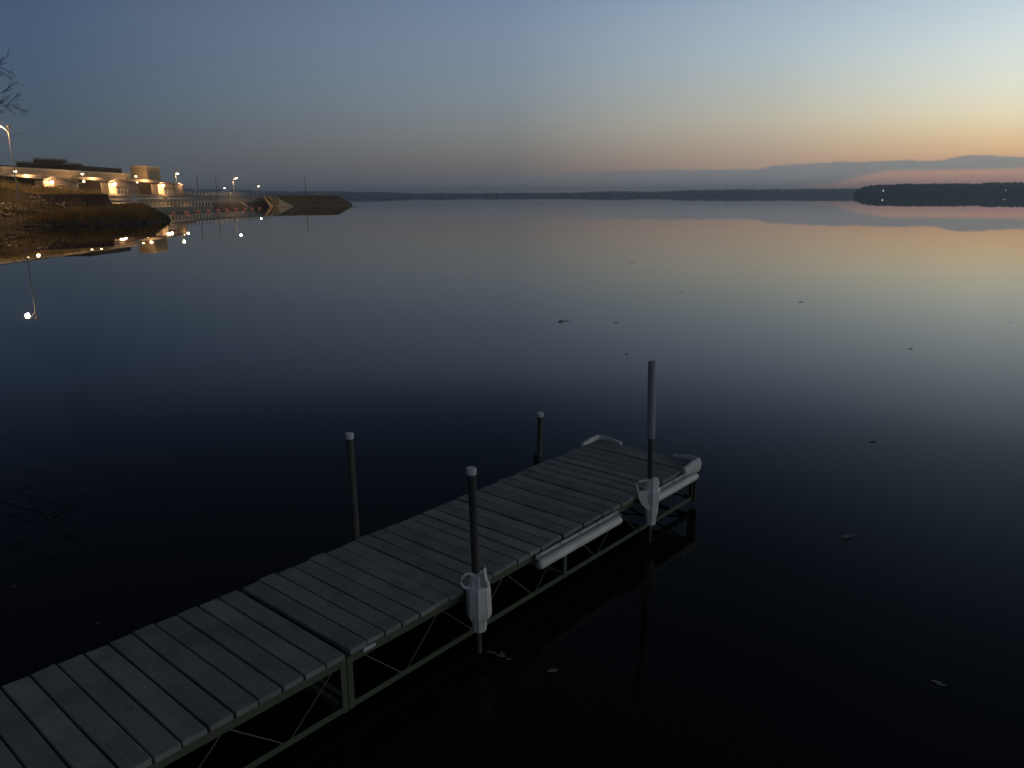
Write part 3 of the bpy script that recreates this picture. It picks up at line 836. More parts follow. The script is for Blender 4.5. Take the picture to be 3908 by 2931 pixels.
# ------------------------------------------------------------------ powerhouse
XF, XL = -101.5, -93.0
YK = [159.6, 185.2, 211.0]
ph = empty('powerhouse', (XF, 185, 4), 'long low concrete powerhouse with curved canopies, floodlit in warm light', 'building')
mb = MB(); mb.box(-116, XF, 128, 213.5, 0, 9.05); mb.build('main_wall', M['conc'], ph)
mb = MB(); mb.box(XF - .5, XF + .12, 128, 213.5, 9.053, 9.45); mb.build('parapet', M['conc_light'], ph)
mb = MB(); mb.box(-115, -103.3, 150, 190, 9.053, 9.8); mb.box(-115, -103.3, 192.3, 213.4, 9.053, 10.75); mb.box(-115, -103.3, 190, 192.3, 9.053, 10.1); mb.build('roof', M['roofdark'], ph)
hb = empty('building', at(180, 640, 262) * 1.0, 'dark stepped building rising behind the long roof of the powerhouse', 'building')
def behind(px0, px1, py, d0, d1, zb=0):
    a, b = at(px0, py, d0), at(px1, py, d1); zt_ = a.z
    q = [(a.x, a.y), (b.x, b.y), (b.x - 1.5, b.y + 6), (a.x - 1.5, a.y + 6)]
    m_ = MB(); m_.prism(q, (1, 0, 0), (0, 1, 0), (0, 0, zt_ - zb), (0, 0, zb)); return m_, q, zt_
for (a, b, py, d0, d1, nm) in ((62, 297, 621, 258, 276, 'lower_block'), (127, 235, 609, 262.5, 270.5, 'upper_block')):
    m_, q, zt_ = behind(a, b, py, d0, d1, 0 if nm == 'lower_block' else 12.5)
    o_ = m_.build(nm, M['roofdark'], hb)
    m_ = MB()
    for k in range(4):
        p0, p1 = q[k], q[(k + 1) % 4]; m_.bar((p0[0], p0[1], zt_ + .3), (p1[0], p1[1], zt_ + .3), .3, .55, (0, 0, 1))
    m_.build('roof_rail', M['conc_grey'], o_)
M['tower'] = mat('olive_tan_concrete', (.27, .22, .15), .9, 0, .5, col2=(.22, .175, .115))
tower = MB(); tower.box(XF + .2, -97.0, 214.0, 222, 0, 11.1); tw_ = tower.build('stair_tower', M['tower'], ph)
mb = MB(); mb.box(XF + .1, -96.9, 213.9, 222.1, 11.1, 11.38)
for k in range(5): mb.box(XF + .3 + k * .95, XF + .55 + k * .95, 213.9, 214.2, 11.38, 11.6)
mb.build('tower_coping', M['conc_light'], tw_)
mb = MB(); mb.box(XF + .02, XF + .09, 160.0, 162.1, 5.35, 7.6); mb.build('door', M['door'], ph)
mb = MB(); mb.box(XF + .02, XF + .06, 163.0, 163.35, 5.2, 7.6); mb.build('downpipe', M['brown'], ph)
# terrace slab and its retaining wall
mb = MB(); mb.box(XF, -92.2, 150, 232, 3.7, 4.1); mb.build('terrace_slab', M['conc_dim'], ph)
mb = MB(); mb.box(XF, -92.5, 150, 232, 0, 3.7); mb.build('terrace_wall', M['conc_dim'], ph)
mb = MB(); mb.box(-92.5, -91.9, 176, 194, 2.65, 2.95); mb.build('wall_ledge', M['conc_grey'], ph)
mb = MB(); mb.box(-92.45, -92.2, 194.5, 231, 2.9, 3.1); mb.box(-92.45, -92.3, 204, 215, 3.35, 3.45); mb.build('pipe_run', M['rail'], ph)

def bay(k, Y, depth):
    # ribbed rounded column
    mb = MB(); w, d, r = 2.05, 3.6, .38
    outline = []
    def corner(cx_, cy_, a0):
        for i in range(5):
            a = a0 + i / 4 * PI / 2; outline.append((cx_ + r * math.cos(a), cy_ + r * math.sin(a)))
    x0, x1, y0, y1 = XL - w, XL, Y, Y + d
    def ribs(ax, ay, bx, by, n):
        L = math.hypot(bx - ax, by - ay); ux, uy = (bx - ax) / L, (by - ay) / L; nx_, ny_ = uy, -ux
        for i in range(n):
            for f, o in ((.0, 0), (.62, 0), (.68, -.06), (.94, -.06)):
                t = (i + f) / n * L; outline.append((ax + ux * t + nx_ * o, ay + uy * t + ny_ * o))
    corner(x0 + r, y0 + r, PI); ribs(x0 + r, y0, x1 - r, y0, 5); corner(x1 - r, y0 + r, 1.5 * PI); ribs(x1, y0 + r, x1, y1 - r, 9)
    corner(x1 - r, y1 - r, 0); corner(x0 + r, y1 - r, .5 * PI)
    mb.prism(outline, (1, 0, 0), (0, 1, 0), (0, 0, 2.55), (0, 0, 4.1))
    c = mb.build('column', M['panel'], ph)
    mb = MB(); mb.box(XL - .005, XL + .05, Y + 1.72, Y + 1.86, 4.1, 6.6); mb.build('column_seam', M['brown'], c)
    # canopy: wing tapering to a tip at the facade
    prof_t = [(-8.9, 7.86), (-6.2, 7.80), (-3.4, 7.66), (-1.6, 7.40), (.25, 7.00)]
    prof_b = [(.35, 6.86), (-1.2, 6.98), (-3.0, 7.16), (-5.5, 7.36), (-8.0, 7.55), (-8.9, 7.76)]
    mb = MB(); xs = [-8.9, -7.5, -6.2, -4.8, -3.4, -2.4, -1.6, -.7, .3]
    def pl(P, x_):
        P = sorted(P)
        for (a, za), (b, zb) in zip(P, P[1:]):
            if a <= x_ <= b: return za + (zb - za) * (x_ - a) / (b - a)
        return P[-1][1] if x_ > P[-1][0] else P[0][1]
    vs, fs = [], []
    for x_ in xs:
        zt_, zb = pl(prof_t, x_), pl(prof_b, x_); yo = Y - .7 + .25 * (x_ + 8.9) / 9
        vs += [(XL + x_, yo, zb), (XL + x_, yo + .05, zb + .06), (XL + x_, yo + .9, zt_ + .02), (XL + x_, yo + 2.6, zt_ + .22), (XL + x_, yo + 2.6, zb + .1)]
    for i in range(len(xs) - 1):
        for q in range(5): r_ = (q + 1) % 5; fs.append((i * 5 + q, i * 5 + r_, i * 5 + 5 + r_, i * 5 + 5 + q))
    fs.append(tuple(range(5))); fs.append(tuple(range(len(vs) - 5, len(vs))))
    mb.add(vs, fs); mb.build('canopy', M['canopy'], ph)
    # hood over the lake side, curving down away from the viewer
    n = 9; vs, fs = [], []
    for i in range(n + 1):
        f = i / n; y_ = Y + 1.8 + f * (depth - 1.8); z = 7.62 - 1.0 * f ** 1.5 if k < 2 else 7.35 - .45 * f ** 1.4
        for (x_, dz) in ((XF, .35), (XL - 2, .22), (XL + .35, -.08), (XL + .35, -.42), (XL - .2, -.42), (XF, -.2)): vs.append((x_, y_, z + dz))
    for i in range(n):
        for q in range(6): r_ = (q + 1) % 6; fs.append((i * 6 + q, i * 6 + r_, i * 6 + 6 + r_, i * 6 + 6 + q))
    fs.append(tuple(range(6))); fs.append(tuple(range(n * 6, n * 6 + 6)))
    mb = MB(); mb.add(vs, fs); mb.build('hood', M['mauve'], ph)
    # upper wall band over the opening, then the round-ended pier
    mb = MB(); mb.box(XL - .35, XL - .12, Y + d, Y + 9.2, 5.75, 7.3); mb.build('wall_band', M['brown'], ph)
    y0 = Y + 8.8; y1 = Y + depth - .3
    out = []
    rr = 1.2
    for i in range(7): a = 1.5 * PI + i / 6 * PI / 2; out.append((XL - rr + rr * math.cos(a), y0 + rr + rr * math.sin(a)))
    for i in range(7): a = i / 6 * PI / 2; out.append((XL - rr + rr * math.cos(a), y1 - rr + rr * math.sin(a)))
    out += [(XF, y1), (XF, y0)]
    mb = MB(); mb.prism(out, (1, 0, 0), (0, 1, 0), (0, 0, 2.6 if k < 2 else 2.78), (0, 0, 4.1)); mb.build('pier', M['mauve'], ph)
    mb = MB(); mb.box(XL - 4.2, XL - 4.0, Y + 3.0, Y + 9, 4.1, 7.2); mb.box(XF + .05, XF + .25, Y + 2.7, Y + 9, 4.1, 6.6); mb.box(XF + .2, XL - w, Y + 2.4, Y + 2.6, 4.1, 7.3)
    mb.build('recess_shade_wall', M['recess_shade'], ph)  # dark panels carry the canopy shade in their colour
for k, Y in enumerate(YK): bay(k, Y, (13.5, 16.2, 17.0)[k])

def rail_run(mb, pts, h, every, nr=3, r=.045):
    pts = [Vector(p) for p in pts]
    for a, b in zip(pts, pts[1:]):
        L = (b - a).length; n = max(1, round(L / every))
        for i in range(n + 1):
            p = a + (b - a) * (i / n); mb.box(p.x - r, p.x + r, p.y - r, p.y + r, p.z, p.z + h)
        for q in range(nr):
            z = h * (1 - q / nr * .95); mb.tube([a + Vector((0, 0, z)), b + Vector((0, 0, z))], r * .8, 5)
for k, Y in enumerate(YK):
    if k == 0: continue
    mb = MB(); rail_run(mb, [(XL - .1, Y + 3.8, 4.1), (XL - .1, Y + 8.7, 4.1)], 1.25, 1.6, 3, .05)
    tag(mb.build('railing', M['rail']), ('white railing closing the openings beside the middle lit column', 'white railing closing the openings beside the last lit column')[k - 1], 'railing', 'railings on the powerhouse terrace')

# walkway at the water's edge with its post fence
mb = MB(); mb.box(-92.5, -84.2, 172, 226, 0.5, 1.0); mb.box(-92.5, -84.5, 172, 226, -.6, .5)
tag(mb.build('walkway', M['conc_grey']), 'low grey concrete walkway at the water below the powerhouse', 'walkway')
fence = empty('fence', (-84.6, 198, 1), 'fence of pale upright posts along the concrete walkway by the water', 'fence')
mb = MB(); k = 0; y_ = 172.4
while y_ < 226:
    q = MB(); q.box(-84.66, -84.52, y_ - .07, y_ + .07, 1.0, 2.35); q.build('post', M['rail'], fence); y_ += 2.25
mb.tube([(-84.7, 172.4, 2.3), (-84.7, 225.7, 2.3)], .03, 5); mb.tube([(-84.7, 172.4, 1.65), (-84.7, 225.7, 1.65)], .02, 5)
mb.build('rail', M['conc_grey'], fence)
# equipment boxes and pipes behind the fence
for (y0, y1, z1, mt, lab) in ((183, 184.4, 2.2, 'brown', 'brown equipment cabinet behind the pale fence posts, nearest of the row'), (206, 208.2, 2.0, 'brown', 'dark equipment cabinet behind the pale fence posts, the wider one'), (214.5, 215.8, 1.8, 'brown', 'small dark equipment cabinet behind the last pale fence posts')):
    mb = MB(); mb.box(-88.2, -86.6, y0, y1, 1.0, z1); b_ = mb.build('equipment_cabinet', M[mt]); tag(b_, lab, 'cabinet', 'equipment cabinets on the walkway')
    mb = MB(); mb.box(-88.4, -86.4, y0 - .15, y1 + .15, z1 + .002, z1 + .1); mb.build('lid', M['conc_grey'], b_)
# life ring post, pinkish
p = at(632, 762, 200)
mb = MB(); pts = [p + Vector((.45 * math.cos(a / 12 * 2 * PI), .1 * math.cos(a / 12 * 2 * PI), .45 * math.sin(a / 12 * 2 * PI))) for a in range(13)]
lr = empty('life_ring', (p.x, p.y, 1.0), 'faded pink life ring on a stand behind the pale fence posts', 'life ring')
mb.tube(pts, .12, 8); mb.build('ring', mat('faded_pink_vinyl', (.5, .24, .2), .6), lr, smooth=True)
mb = MB(); mb.box(p.x - .05, p.x + .05, p.y + .12, p.y + .2, 1.0, p.z + .3); mb.build('stand', M['rail'], lr)
# handrail of the steps
mb = MB()
for a, b in (((468, 757), (484, 781)), ((484, 781), (508, 781.5)), ((508, 781.5), (500, 773)), ((500, 776), (486, 779))):
    mb.tube([at(a[0], a[1], 165), at(b[0], b[1], 165)], .085, 6)
tag(mb.build('handrail', M['cap']), 'crooked white handrail of the steps in front of the tan concrete wall', 'handrail')
# notice board
sb = empty('notice_board', at(512.5, 786, 160), 'white notice board on two posts above the brush', 'sign')
p = at(512.5, 760, 160)
mb = MB(); mb.box(p.x - .47, p.x + .47, p.y - .03, p.y + .03, p.z - .63, p.z + .63); mb.build('board', M['sign'], sb, bevel=.01)
for dx in (-.35, .35):
    mb = MB(); mb.box(p.x + dx - .05, p.x + dx + .05, p.y + .035, p.y + .13, 1.2, p.z + .5); mb.build('leg', M['steelpole'], sb)

# ------------------------------------------------------------------ dam wall, riprap, embankment
WX0, WX1 = Vector((-94.5, 226, 0)), Vector((-89.0, 291, 0))
def alongwall(f, off=0, z=0): 
    d = (WX1 - WX0); n_ = Vector((d.y, -d.x, 0)).normalized()
    return WX0 + d * f + n_ * off + Vector((0, 0, z))
def extrude_wall(name, prof, mt, f0=0, f1=1, steps=1, wob=0):
    mb = MB(); vs, fs = [], []; n = len(prof)
    for i in range(steps + 1):
        f = f0 + (f1 - f0) * i / steps
        for j, (o, z) in enumerate(prof):
            w = wob * noise.noise(Vector((f * 90, j * 3.1, 2.0))) if wob else 0
            vs.append(alongwall(f, o + w, z + w * .4))
    for i in range(steps):
        for q in range(n): r = (q + 1) % n; fs.append((i * n + q, i * n + r, i * n + n + r, i * n + n + q))
    fs.append(tuple(range(n))); fs.append(tuple(range(steps * n, steps * n + n)))
    mb.add(vs, fs); return mb.build(name, mt)
tag(extrude_wall('dam_wall', [(0, .3), (0, 3.35), (.12, 3.36), (.12, 3.66), (-1.5, 3.66), (-1.5, .3)], M['conc_grey']), 'long grey concrete dam wall running out to the wing wall', 'dam')
tag(extrude_wall('riprap', [(-.5, 1.5), (.6, 1.45), (2.2, .75), (4.0, -.1), (4.4, -.8), (-.5, -.8)], M['rip'], .0, .97, 90, .55), 'dark wet riprap slope along the foot of the dam wall', 'riprap')
mb = MB(); a, b = at(920, 772, 262), at(940, 786, 256)
mb.tube([a, (a + b) / 2 + Vector((0, 0, .15)), b, b + Vector((.6, -.5, -.4))], [.12, .14, .2, .22], 6)
tag(mb.build('drain_pipe', M['rail']), 'pale pipe running down the dark riprap into the water', 'pipe')
dr = empty('guardrail', alongwall(.5, -.2, 3.66), 'thin steel guardrail with upright posts along the top of the dam wall', 'guardrail')
nst = 27
for i in range(nst + 1):
    p = alongwall(i / nst, -.25, 3.66); q = MB(); q.box(p.x - .06, p.x + .06, p.y - .06, p.y + .06, 3.1, 4.85); q.build('post', M['darkpole'], dr)
mb = MB()
for z in (4.8, 4.4, 4.0): mb.tube([alongwall(0, -.25, z), alongwall(1, -.25, z)], .035, 5)
mb.build('rails', M['rail'], dr)
# dam crest and roadway behind the wall
mb = MB(); mb.add([(-97, 226, 3.5), (-90.8, 291, 3.5), (-100, 520, 3.5), (-190, 520, 3.5), (-116, 226, 3.5)], [(0, 1, 2, 3, 4)])
tag(mb.build('road', M['conc_grey']), kind='structure')
mb = MB()
for i in range(22):
    a, b = alongwall(i / 22, -7, 3.5), alongwall((i + 1) / 22, -7, 3.5)
    mb.box(a.x - .06, a.x + .06, a.y - .06, a.y + .06, 3.5, 4.6)
for z in (4.55, 4.1): mb.tube([alongwall(0, -7, z), alongwall(1, -7, z)], .05, 5)
tag(mb.build('railing', M['rail']), 'pale pipe railing on the far side of the road behind the dam wall', 'railing')

def embank():
    toe = [Vector((-84.5, 286, -.3)), Vector((-81.3, 295.5, -.3)), Vector((-76, 297.5, -.3)), Vector((-69.2, 299.7, -.3)), Vector((-63, 303, -.3)), Vector((-60.0, 305, -.3)), Vector((-61, 309, -.3)), Vector((-66, 326, -.3)), Vector((-90, 338, -.3)), Vector((-110, 342, -.3))]
    crest = [Vector((-89.5, 291, 3.85)), Vector((-88.6, 303, 3.75)), Vector((-80, 306.5, 3.7)), Vector((-73.5, 308.5, 3.65)), Vector((-70, 309.5, 3.6)), Vector((-67.8, 310.3, 3.35)), Vector((-68, 312, 3.4)), Vector((-72, 318, 3.5)), Vector((-90, 328, 3.6)), Vector((-110, 332, 3.6))]
    def lerp(A, f):
        s = f * (len(A) - 1); i = min(int(s), len(A) - 2); return A[i].lerp(A[i + 1], s - i)
    n, mrows = 90, 10
    vs, fs = [], []
    for i in range(n + 1):
        for j in range(mrows + 1):
            p = lerp(toe, i / n).lerp(lerp(crest, i / n), j / mrows)
            bulge = .08 * math.sin(j / mrows * PI)
            nn = noise.noise(p * .45) * .22 * min(1, j / 2) if j < mrows else noise.noise(p * .3) * .12
            vs.append(p + Vector((0, 0, bulge + nn)))
    w = mrows + 1
    for i in range(n):
        for j in range(mrows): fs.append((i * w + j, (i + 1) * w + j, (i + 1) * w + j + 1, i * w + j + 1))
    top = [i * w + mrows for i in range(n + 1)]
    c = len(vs); vs.append((-92, 315, 3.7))
    for a, b in zip(top, top[1:]): fs.append((a, b, c))
    mb = MB(); mb.add(vs, fs)
    tag(mb.build('embankment', M['earth'], smooth=True), kind='structure')
    # grass tufts on it
    rnd = random.Random(21); mb = MB(); vs2, fs2 = [], []
    for k in range(5000):
        f, g = rnd.uniform(.10, .62), rnd.uniform(.18, 1.0)
        p = lerp(toe, f).lerp(lerp(crest, f), g); p.z += .05 * math.sin(g * PI)
        h = rnd.uniform(.2, .55); a = rnd.uniform(0, PI); dx, dy = .09 * math.cos(a), .09 * math.sin(a)
        b = len(vs2); vs2 += [(p.x - dx, p.y - dy, p.z - .1), (p.x + dx, p.y + dy, p.z - .1), (p.x + rnd.gauss(0, .15), p.y + rnd.gauss(0, .15), p.z + h)]
        fs2.append((b, b + 1, b + 2))
    mb.add(vs2, fs2); o = mb.build('grass', mat('embankment_grass', (.38, .27, .16), .95, 0, .3, col2=(.20, .15, .09), island=.3)); tag(o, 'short brown grass covering the embankment beyond the wing wall', 'grass', kind='stuff')
embank()
# wing wall: sloping slabs on the end of the embankment
ww = empty('wing_wall', (-86, 288, 0), 'tan concrete wing wall sloping into the water at the end of the dam', 'wing wall')
def slab(name, px, mt, th=.35, parent=None):
    top = [at(x_, y_, D - 9) for x_, y_, D in px]; n = len(top)
    nrm = (top[1] - top[0]).cross(top[2] - top[0]).normalized()
    if nrm.y > 0: nrm = -nrm
    vs = top + [p - nrm * th for p in top]
    fs = [tuple(range(n)), tuple(range(2 * n - 1, n - 1, -1))] + [(k, (k + 1) % n, n + (k + 1) % n, n + k) for k in range(n)]
    mb = MB(); mb.add(vs, fs); return mb.build(name, mt, ww)
slab('pale_slab', [(1062, 787.5, 283), (1118, 786, 290), (1116, 783, 290.5), (1061, 757, 297), (1064, 770, 291)], M['wing'])
slab('brown_slab', [(1050, 788, 281.2), (1062, 787.6, 282.8), (1064.5, 769.5, 290.8), (1061, 756.5, 297), (1022, 746.5, 299), (1026, 752, 294)], M['wing_brown'])
slab('cheek_wall', [(1038, 788.5, 279.5), (1045, 788.3, 280.3), (1026, 766, 287), (1012, 747.5, 292), (1006, 747.5, 291.5), (1020, 766, 286.5)], M['wing'], .8)
slab('capstone', [(1021, 747.5, 293), (1032, 757, 290), (1037, 757, 290), (1030, 748, 293.4)], M['wing'], .5)

# ------------------------------------------------------------------ buoys
BX = [(661, 815), (713, 813), (758, 810), (795, 808.5), (832, 805.5), (867, 803.5), (901, 801.5), (934, 799.5), (962, 798), (990, 797), (1059, 790.5), (1083, 789.5)]
bm = MB()
prof = [(.05, -.38), (.28, -.31), (.42, -.14), (.47, .0), (.45, .16), (.34, .33), (.16, .43), (.08, .46), (.08, .53), (.04, .54)]
bm.lathe(prof, 18)
b0 = bm.build('buoy', M['buoy'], smooth=True)
bd = MB(); bd.lathe([(.472, -.03), (.482, -.025), (.482, .035), (.472, .04)], 18); band = bd.build('band', M['rope'], b0)
ordn = ['nearest', 'second nearest', 'third nearest', 'fourth nearest', 'fifth nearest', 'sixth nearest']
for i, (x_, y_) in enumerate(BX):
    o = b0 if i == 0 else copy_tree(b0)
    o.location = gz(x_, y_)
    o.location.z = .05
    o.rotation_euler = (random.uniform(-.1, .1), random.uniform(-.1, .1), random.uniform(0, 6))
    if i < 6: lab = 'orange float buoy in the boom line, %s to the brush covered bank' % ordn[i]
    else: lab = ['orange float buoy seventh along the line from the bank', 'dull orange float buoy eighth along the line', 'faded float buoy third before the wing wall reflection', 'faded float buoy last before the gap at the wing wall', 'tiny orange buoy under the brown slab of the wing wall', 'tiny orange buoy under the pale slab of the wing wall'][i - 6]
    tag(o, lab, 'buoy', 'float buoys of the boom line')
    if i >= 7:
        o.scale = (.85,) * 3
pts = [gz(x_, y_) for x_, y_ in BX]
mb = MB(); mb.tube([p + Vector((0, 0, .03)) for p in pts], .04, 5)
tag(mb.build('rope', M['rope']), 'dark rope linking the orange float buoys', 'rope')

# ------------------------------------------------------------------ lamps
def point(parent, loc, power, col=(1, .60, .27), rad=.25):
    d = bpy.data.lights.new('lamp_light', 'POINT'); d.energy = power; d.color = col; d.shadow_soft_size = rad
    o = bpy.data.objects.new('lamp_light', d); COL.objects.link(o); o.parent = parent
    o.location = Vector(loc) - Vector(parent.location); return o
def pole_lamp(base, head, label, r=.07, power=0, headr=.3, group=None, armh=.5, m_='lampw', off=0.0):
    base, head = Vector(base), Vector(head)
    e = empty('pole_lamp', base, label, 'lamp', group)
    topz = head.z - armh
    mb = MB(); mb.tube([base, Vector((base.x, base.y, base.z + (topz - base.z) * .5)), Vector((base.x, base.y, topz))], [r * 1.3, r * 1.05, r * .8], 8); mb.build('pole', M['steelpole'], e, smooth=True)
    mb = MB(); t = Vector((base.x, base.y, topz)); mid = t.lerp(head, .5) + Vector((0, 0, armh * .22))
    mb.tube([t, mid, head + Vector((0, 0, .12))], r * .7, 7); mb.build('arm', M['steelpole'], e, smooth=True)
    d = Vector((head.x - base.x, head.y - base.y, 0)); d = d.normalized() if d.length > .01 else Vector((1, 0, 0))
    hb = MB(); hb.bar(head - d * headr * 1.1 + Vector((0, 0, .1)), head + d * headr * 1.2 + Vector((0, 0, .1)), headr * 1.3, .16, (0, 0, 1)); hd = hb.build('lamp_head', M['steelpole'], e, bevel=.03)
    lb = MB(); lb.lathe([(headr * .3, -headr * .75), (headr * .75, -headr * .45), (headr * .9, -.02), (headr * .85, .015)], 12, head); lb.build('bulb', M[m_], hd, smooth=True)
    if power: point(e, head + Vector((off, 0, -headr * .8 - .1)), power)
    return e
nl = pole_lamp((-63.0, 102, 3.0), (-64.0, 101.8, 12.1), 'tall lamp on the near left bank with a bright curved arm at the left edge', .055, 4200, .30, armh=.75)
p = Vector((-62.95, 102, 12.05)); mb = MB(); mb.bar(p + Vector((-.16, 0, 0)), p + Vector((.16, 0, 0)), .25, .2); mb.bar(p + Vector((0, 0, -.75)), p, .04, .04); mb.build('sensor_box', M['black'], nl)
cg = 'small lamps standing on the powerhouse canopies'
for k, (bx, by, hx, hy, lab) in enumerate([(70, 668, 57, 653, 'small lamp on an arm above the leftmost canopy'), (324, 678, 314, 663, 'small lamp blazing above the middle canopy'), (527, 687, 518, 672, 'small lamp blazing above the right canopy beside the stair tower')]):
    Y = YK[k] + .3
    pole_lamp(at(bx, by, Y), at(hx, hy, Y), lab, .045, 420, .34, cg, armh=.35, m_='lamp', off=2.2)
def fill_spot(parent, p, target, power, ang=110, col=(1, .60, .27)):  # extra spot added beside a wall lamp to brighten the grass and bank
    d = bpy.data.lights.new('added_fill_spot', 'SPOT'); d.energy = power; d.color = col; d.spot_size = R(ang); d.spot_blend = .8; d.shadow_soft_size = .25
    o = bpy.data.objects.new('added_fill_spot', d); COL.objects.link(o); o.parent = parent
    o.location = Vector(p) - Vector(parent.location); o.rotation_euler = (Vector(target) - Vector(p)).to_track_quat('-Z', 'Y').to_euler()
def wall_lamp(p, label, power, r=.34, group='lamps fixed to the powerhouse walls', out=(1, 0, 0), fill=None):
    p = Vector(p); e = empty('wall_lamp', p, label, 'lamp', group)
    o = Vector(out)
    mb = MB(); mb.bar(p - o * .42, p - o * .05, .14, .14); mb.build('bracket', M['steelpole'], e)
    mb = MB(); mb.lathe([(r * .5, -r * .8), (r * .9, -r * .3), (r, .08), (r * .4, .32)], 12, p); mb.build('bulb', M['lamp'], e, smooth=True)
    if power: point(e, p + Vector((1.5, -.9, -r + .1)), power)
    if fill: fill_spot(e, p + Vector((.5, -.4, -.1)), fill[0], fill[1])
for k, lab in enumerate(['wall lamp glowing on the leftmost ribbed column', 'wall lamp glowing on the middle ribbed column', 'wall lamp glowing on the right ribbed column under its canopy']):
    wall_lamp((XL + .42, YK[k] + 1.9, 6.35), lab, 1700, .36, fill=[((-76, 138, 3.8), 8000), ((-70, 145, 2), 10000), ((-80, 200, 0), 1500)][k])
for (x_, y_, D, lab, pw) in ((311.7, 693, 184.4, 'smaller wall lamp hanging under the tip of the middle canopy', 350), (516, 699, 210.2, 'smaller wall lamp hanging under the tip of the right canopy', 350), (672, 703, 226, 'smaller wall lamp above the round brown end pier', 300)):
    wall_lamp(at(x_, y_, D) + Vector((.5 if D < 220 else .9, 0, 0)), lab, pw, .24)
pole_lamp((-101.9, 243.9, 4), (-101.2, 243.6, 10.35), 'tall lamp post behind the right end of the powerhouse', .09, 900, .45, 'lamp posts along the dam', armh=.55)
pole_lamp((-90.9, 262, 3.5), (-89.7, 261.8, 9.4), 'tall lamp post rising from the middle of the dam wall', .08, 2200, .42, 'lamp posts along the dam', armh=.6)
pole_lamp((-143.2, 451.6, 3.5), (-142.4, 451.6, 9.2), 'far lamp post above the right end of the dam wall', .10, 500, .55, 'lamp posts along the dam', armh=.6)
a = at(857, 717, 470)
pole_lamp((a.x - .9, 470, 3.5), a, 'far lamp post left of the one on the dam wall, just over the railing', .10, 500, .55, 'lamp posts along the dam', armh=.6)
# thin dark poles
for (X, Y, z0, z1, lab) in ((-99.3, 253.7, 3.5, 9.9, 'thin dark pole just right of the powerhouse, paler and leftmost'), (-95.75, 260, 3.3, 9.7, 'thin dark pole between the powerhouse and the small far lamp'), (-82.8, 322, 3.4, 11.2, 'thin dark pole standing on the grassy embankment')):
    mb = MB(); mb.tube([(X, Y, z0), (X, Y, z1)], [.13, .10], 7)
    tag(mb.build('marker_pole', M['darkpole']), lab, 'pole', 'thin marker poles along the dam')

# ------------------------------------------------------------------ far shores
def shore(name, prof, D0, depth, label, ground_label, seed, ntree, tsz):
    rnd = random.Random(seed)
    # prof: list of (px, py_top) ; terrain strip whose crest with trees reaches that line
    def top_at(px):
        for (a, ya), (b, yb) in zip(prof, prof[1:]):
            if a <= px <= b: return ya + (yb - ya) * (px - a) / (b - a)
        return prof[-1][1]
    x0, x1 = prof[0][0], prof[-1][0]
    n = 160; vs, fs = [], []
    rows = [(0, 0), (.05, .12), (.35, .45), (.7, .62), (1.0, .55), (1.3, -.02)]
    for i in range(n + 1):
        px = x0 + (x1 - x0) * i / n; zt_ = at(px, top_at(px), D0).z
        for (f, h) in rows:
            Y = D0 + depth * f; X = ray(px, 700).x * Y
            vs.append((X, Y, -1.0 + max(0, zt_ * h) if h > 0 else -1.0))
    w = len(rows)
    for i in range(n):
        for j in range(w - 1): fs.append((i * w + j, (i + 1) * w + j, (i + 1) * w + j + 1, i * w + j + 1))
    mb = MB(); mb.add(vs, fs); tag(mb.build(name, M['farhill'], smooth=True), kind='structure')
    vs, fs = [], []
    ico = bmesh.new(); bmesh.ops.create_icosphere(ico, subdivisions=1, radius=1.0)
    iv = [v.co.copy() for v in ico.verts]; it = [tuple(v.index for v in f.verts) for f in ico.faces]; ico.free()
    for k in range(ntree):
        px = rnd.uniform(x0, x1); f = rnd.choice([0.02, .05, .12, .2, .35, .5, .68]) + rnd.uniform(-.015, .03)
        Y = D0 + depth * f; X = ray(px, 700).x * Y
        zt_ = at(px, top_at(px), D0).z
        h = 0
        for (fa, ha), (fb, hb) in zip(rows, rows[1:]):
            if fa <= f <= fb: h = ha + (hb - ha) * (f - fa) / (fb - fa)
        base = -1 + max(0, zt_ * h)
        lim = zt_ * Y / D0 * (.62 + .38 * min(1, f / .35))
        size = min(tsz * rnd.uniform(.7, 1.3), max(2.0, lim - base)) if f < .5 else max(2, (lim - base) * rnd.uniform(.78, 1.1))
        rx = size * rnd.uniform(.30, .5)
        conif = rnd.random() < .3
        b = len(vs)
        for v in iv:
            q = v * (1 + .35 * noise.noise(v * 2 + Vector((k * 3.3, 0, 0))))
            r_ = rx * (1 - .55 * (q.z * .5 + .5)) * 1.3 if conif else rx
            vs.append((X + q.x * r_, Y + q.y * r_, base + size * .5 + q.z * size * .53))
        fs += [tuple(i + b for i in t) for t in it]
    mb = MB(); mb.add(vs, fs); o = mb.build('wood', M['far']); tag(o, label, 'woodland', kind='stuff')
PF = [(-300, 712), (300, 716), (640, 719.5), (700, 719), (900, 723), (1000, 727), (1100, 730.5), (1220, 728.5), (1380, 731.5), (1480, 733), (1590, 737), (1690, 734.5), (1815, 738), (1865, 736), (2100, 735), (2215, 734), (2270, 730.5), (2360, 729), (2500, 731), (2650, 723.5), (2950, 721), (3290, 718), (3600, 716), (4300, 712)]
shore('far_shore', PF, 4000, 900, 'low blue wooded shoreline along the horizon across the lake', '', 31, 5200, 15)
PR = [(3262, 742), (3270, 724), (3292, 717), (3298, 711), (3352, 705.5), (3460, 702.5), (3600, 702), (3750, 701), (3780, 697.5), (3850, 697), (4000, 695), (4400, 690)]
shore('wooded_point', PR, 2000, 420, 'darker wooded point closing the horizon at the right', '', 32, 3000, 12)
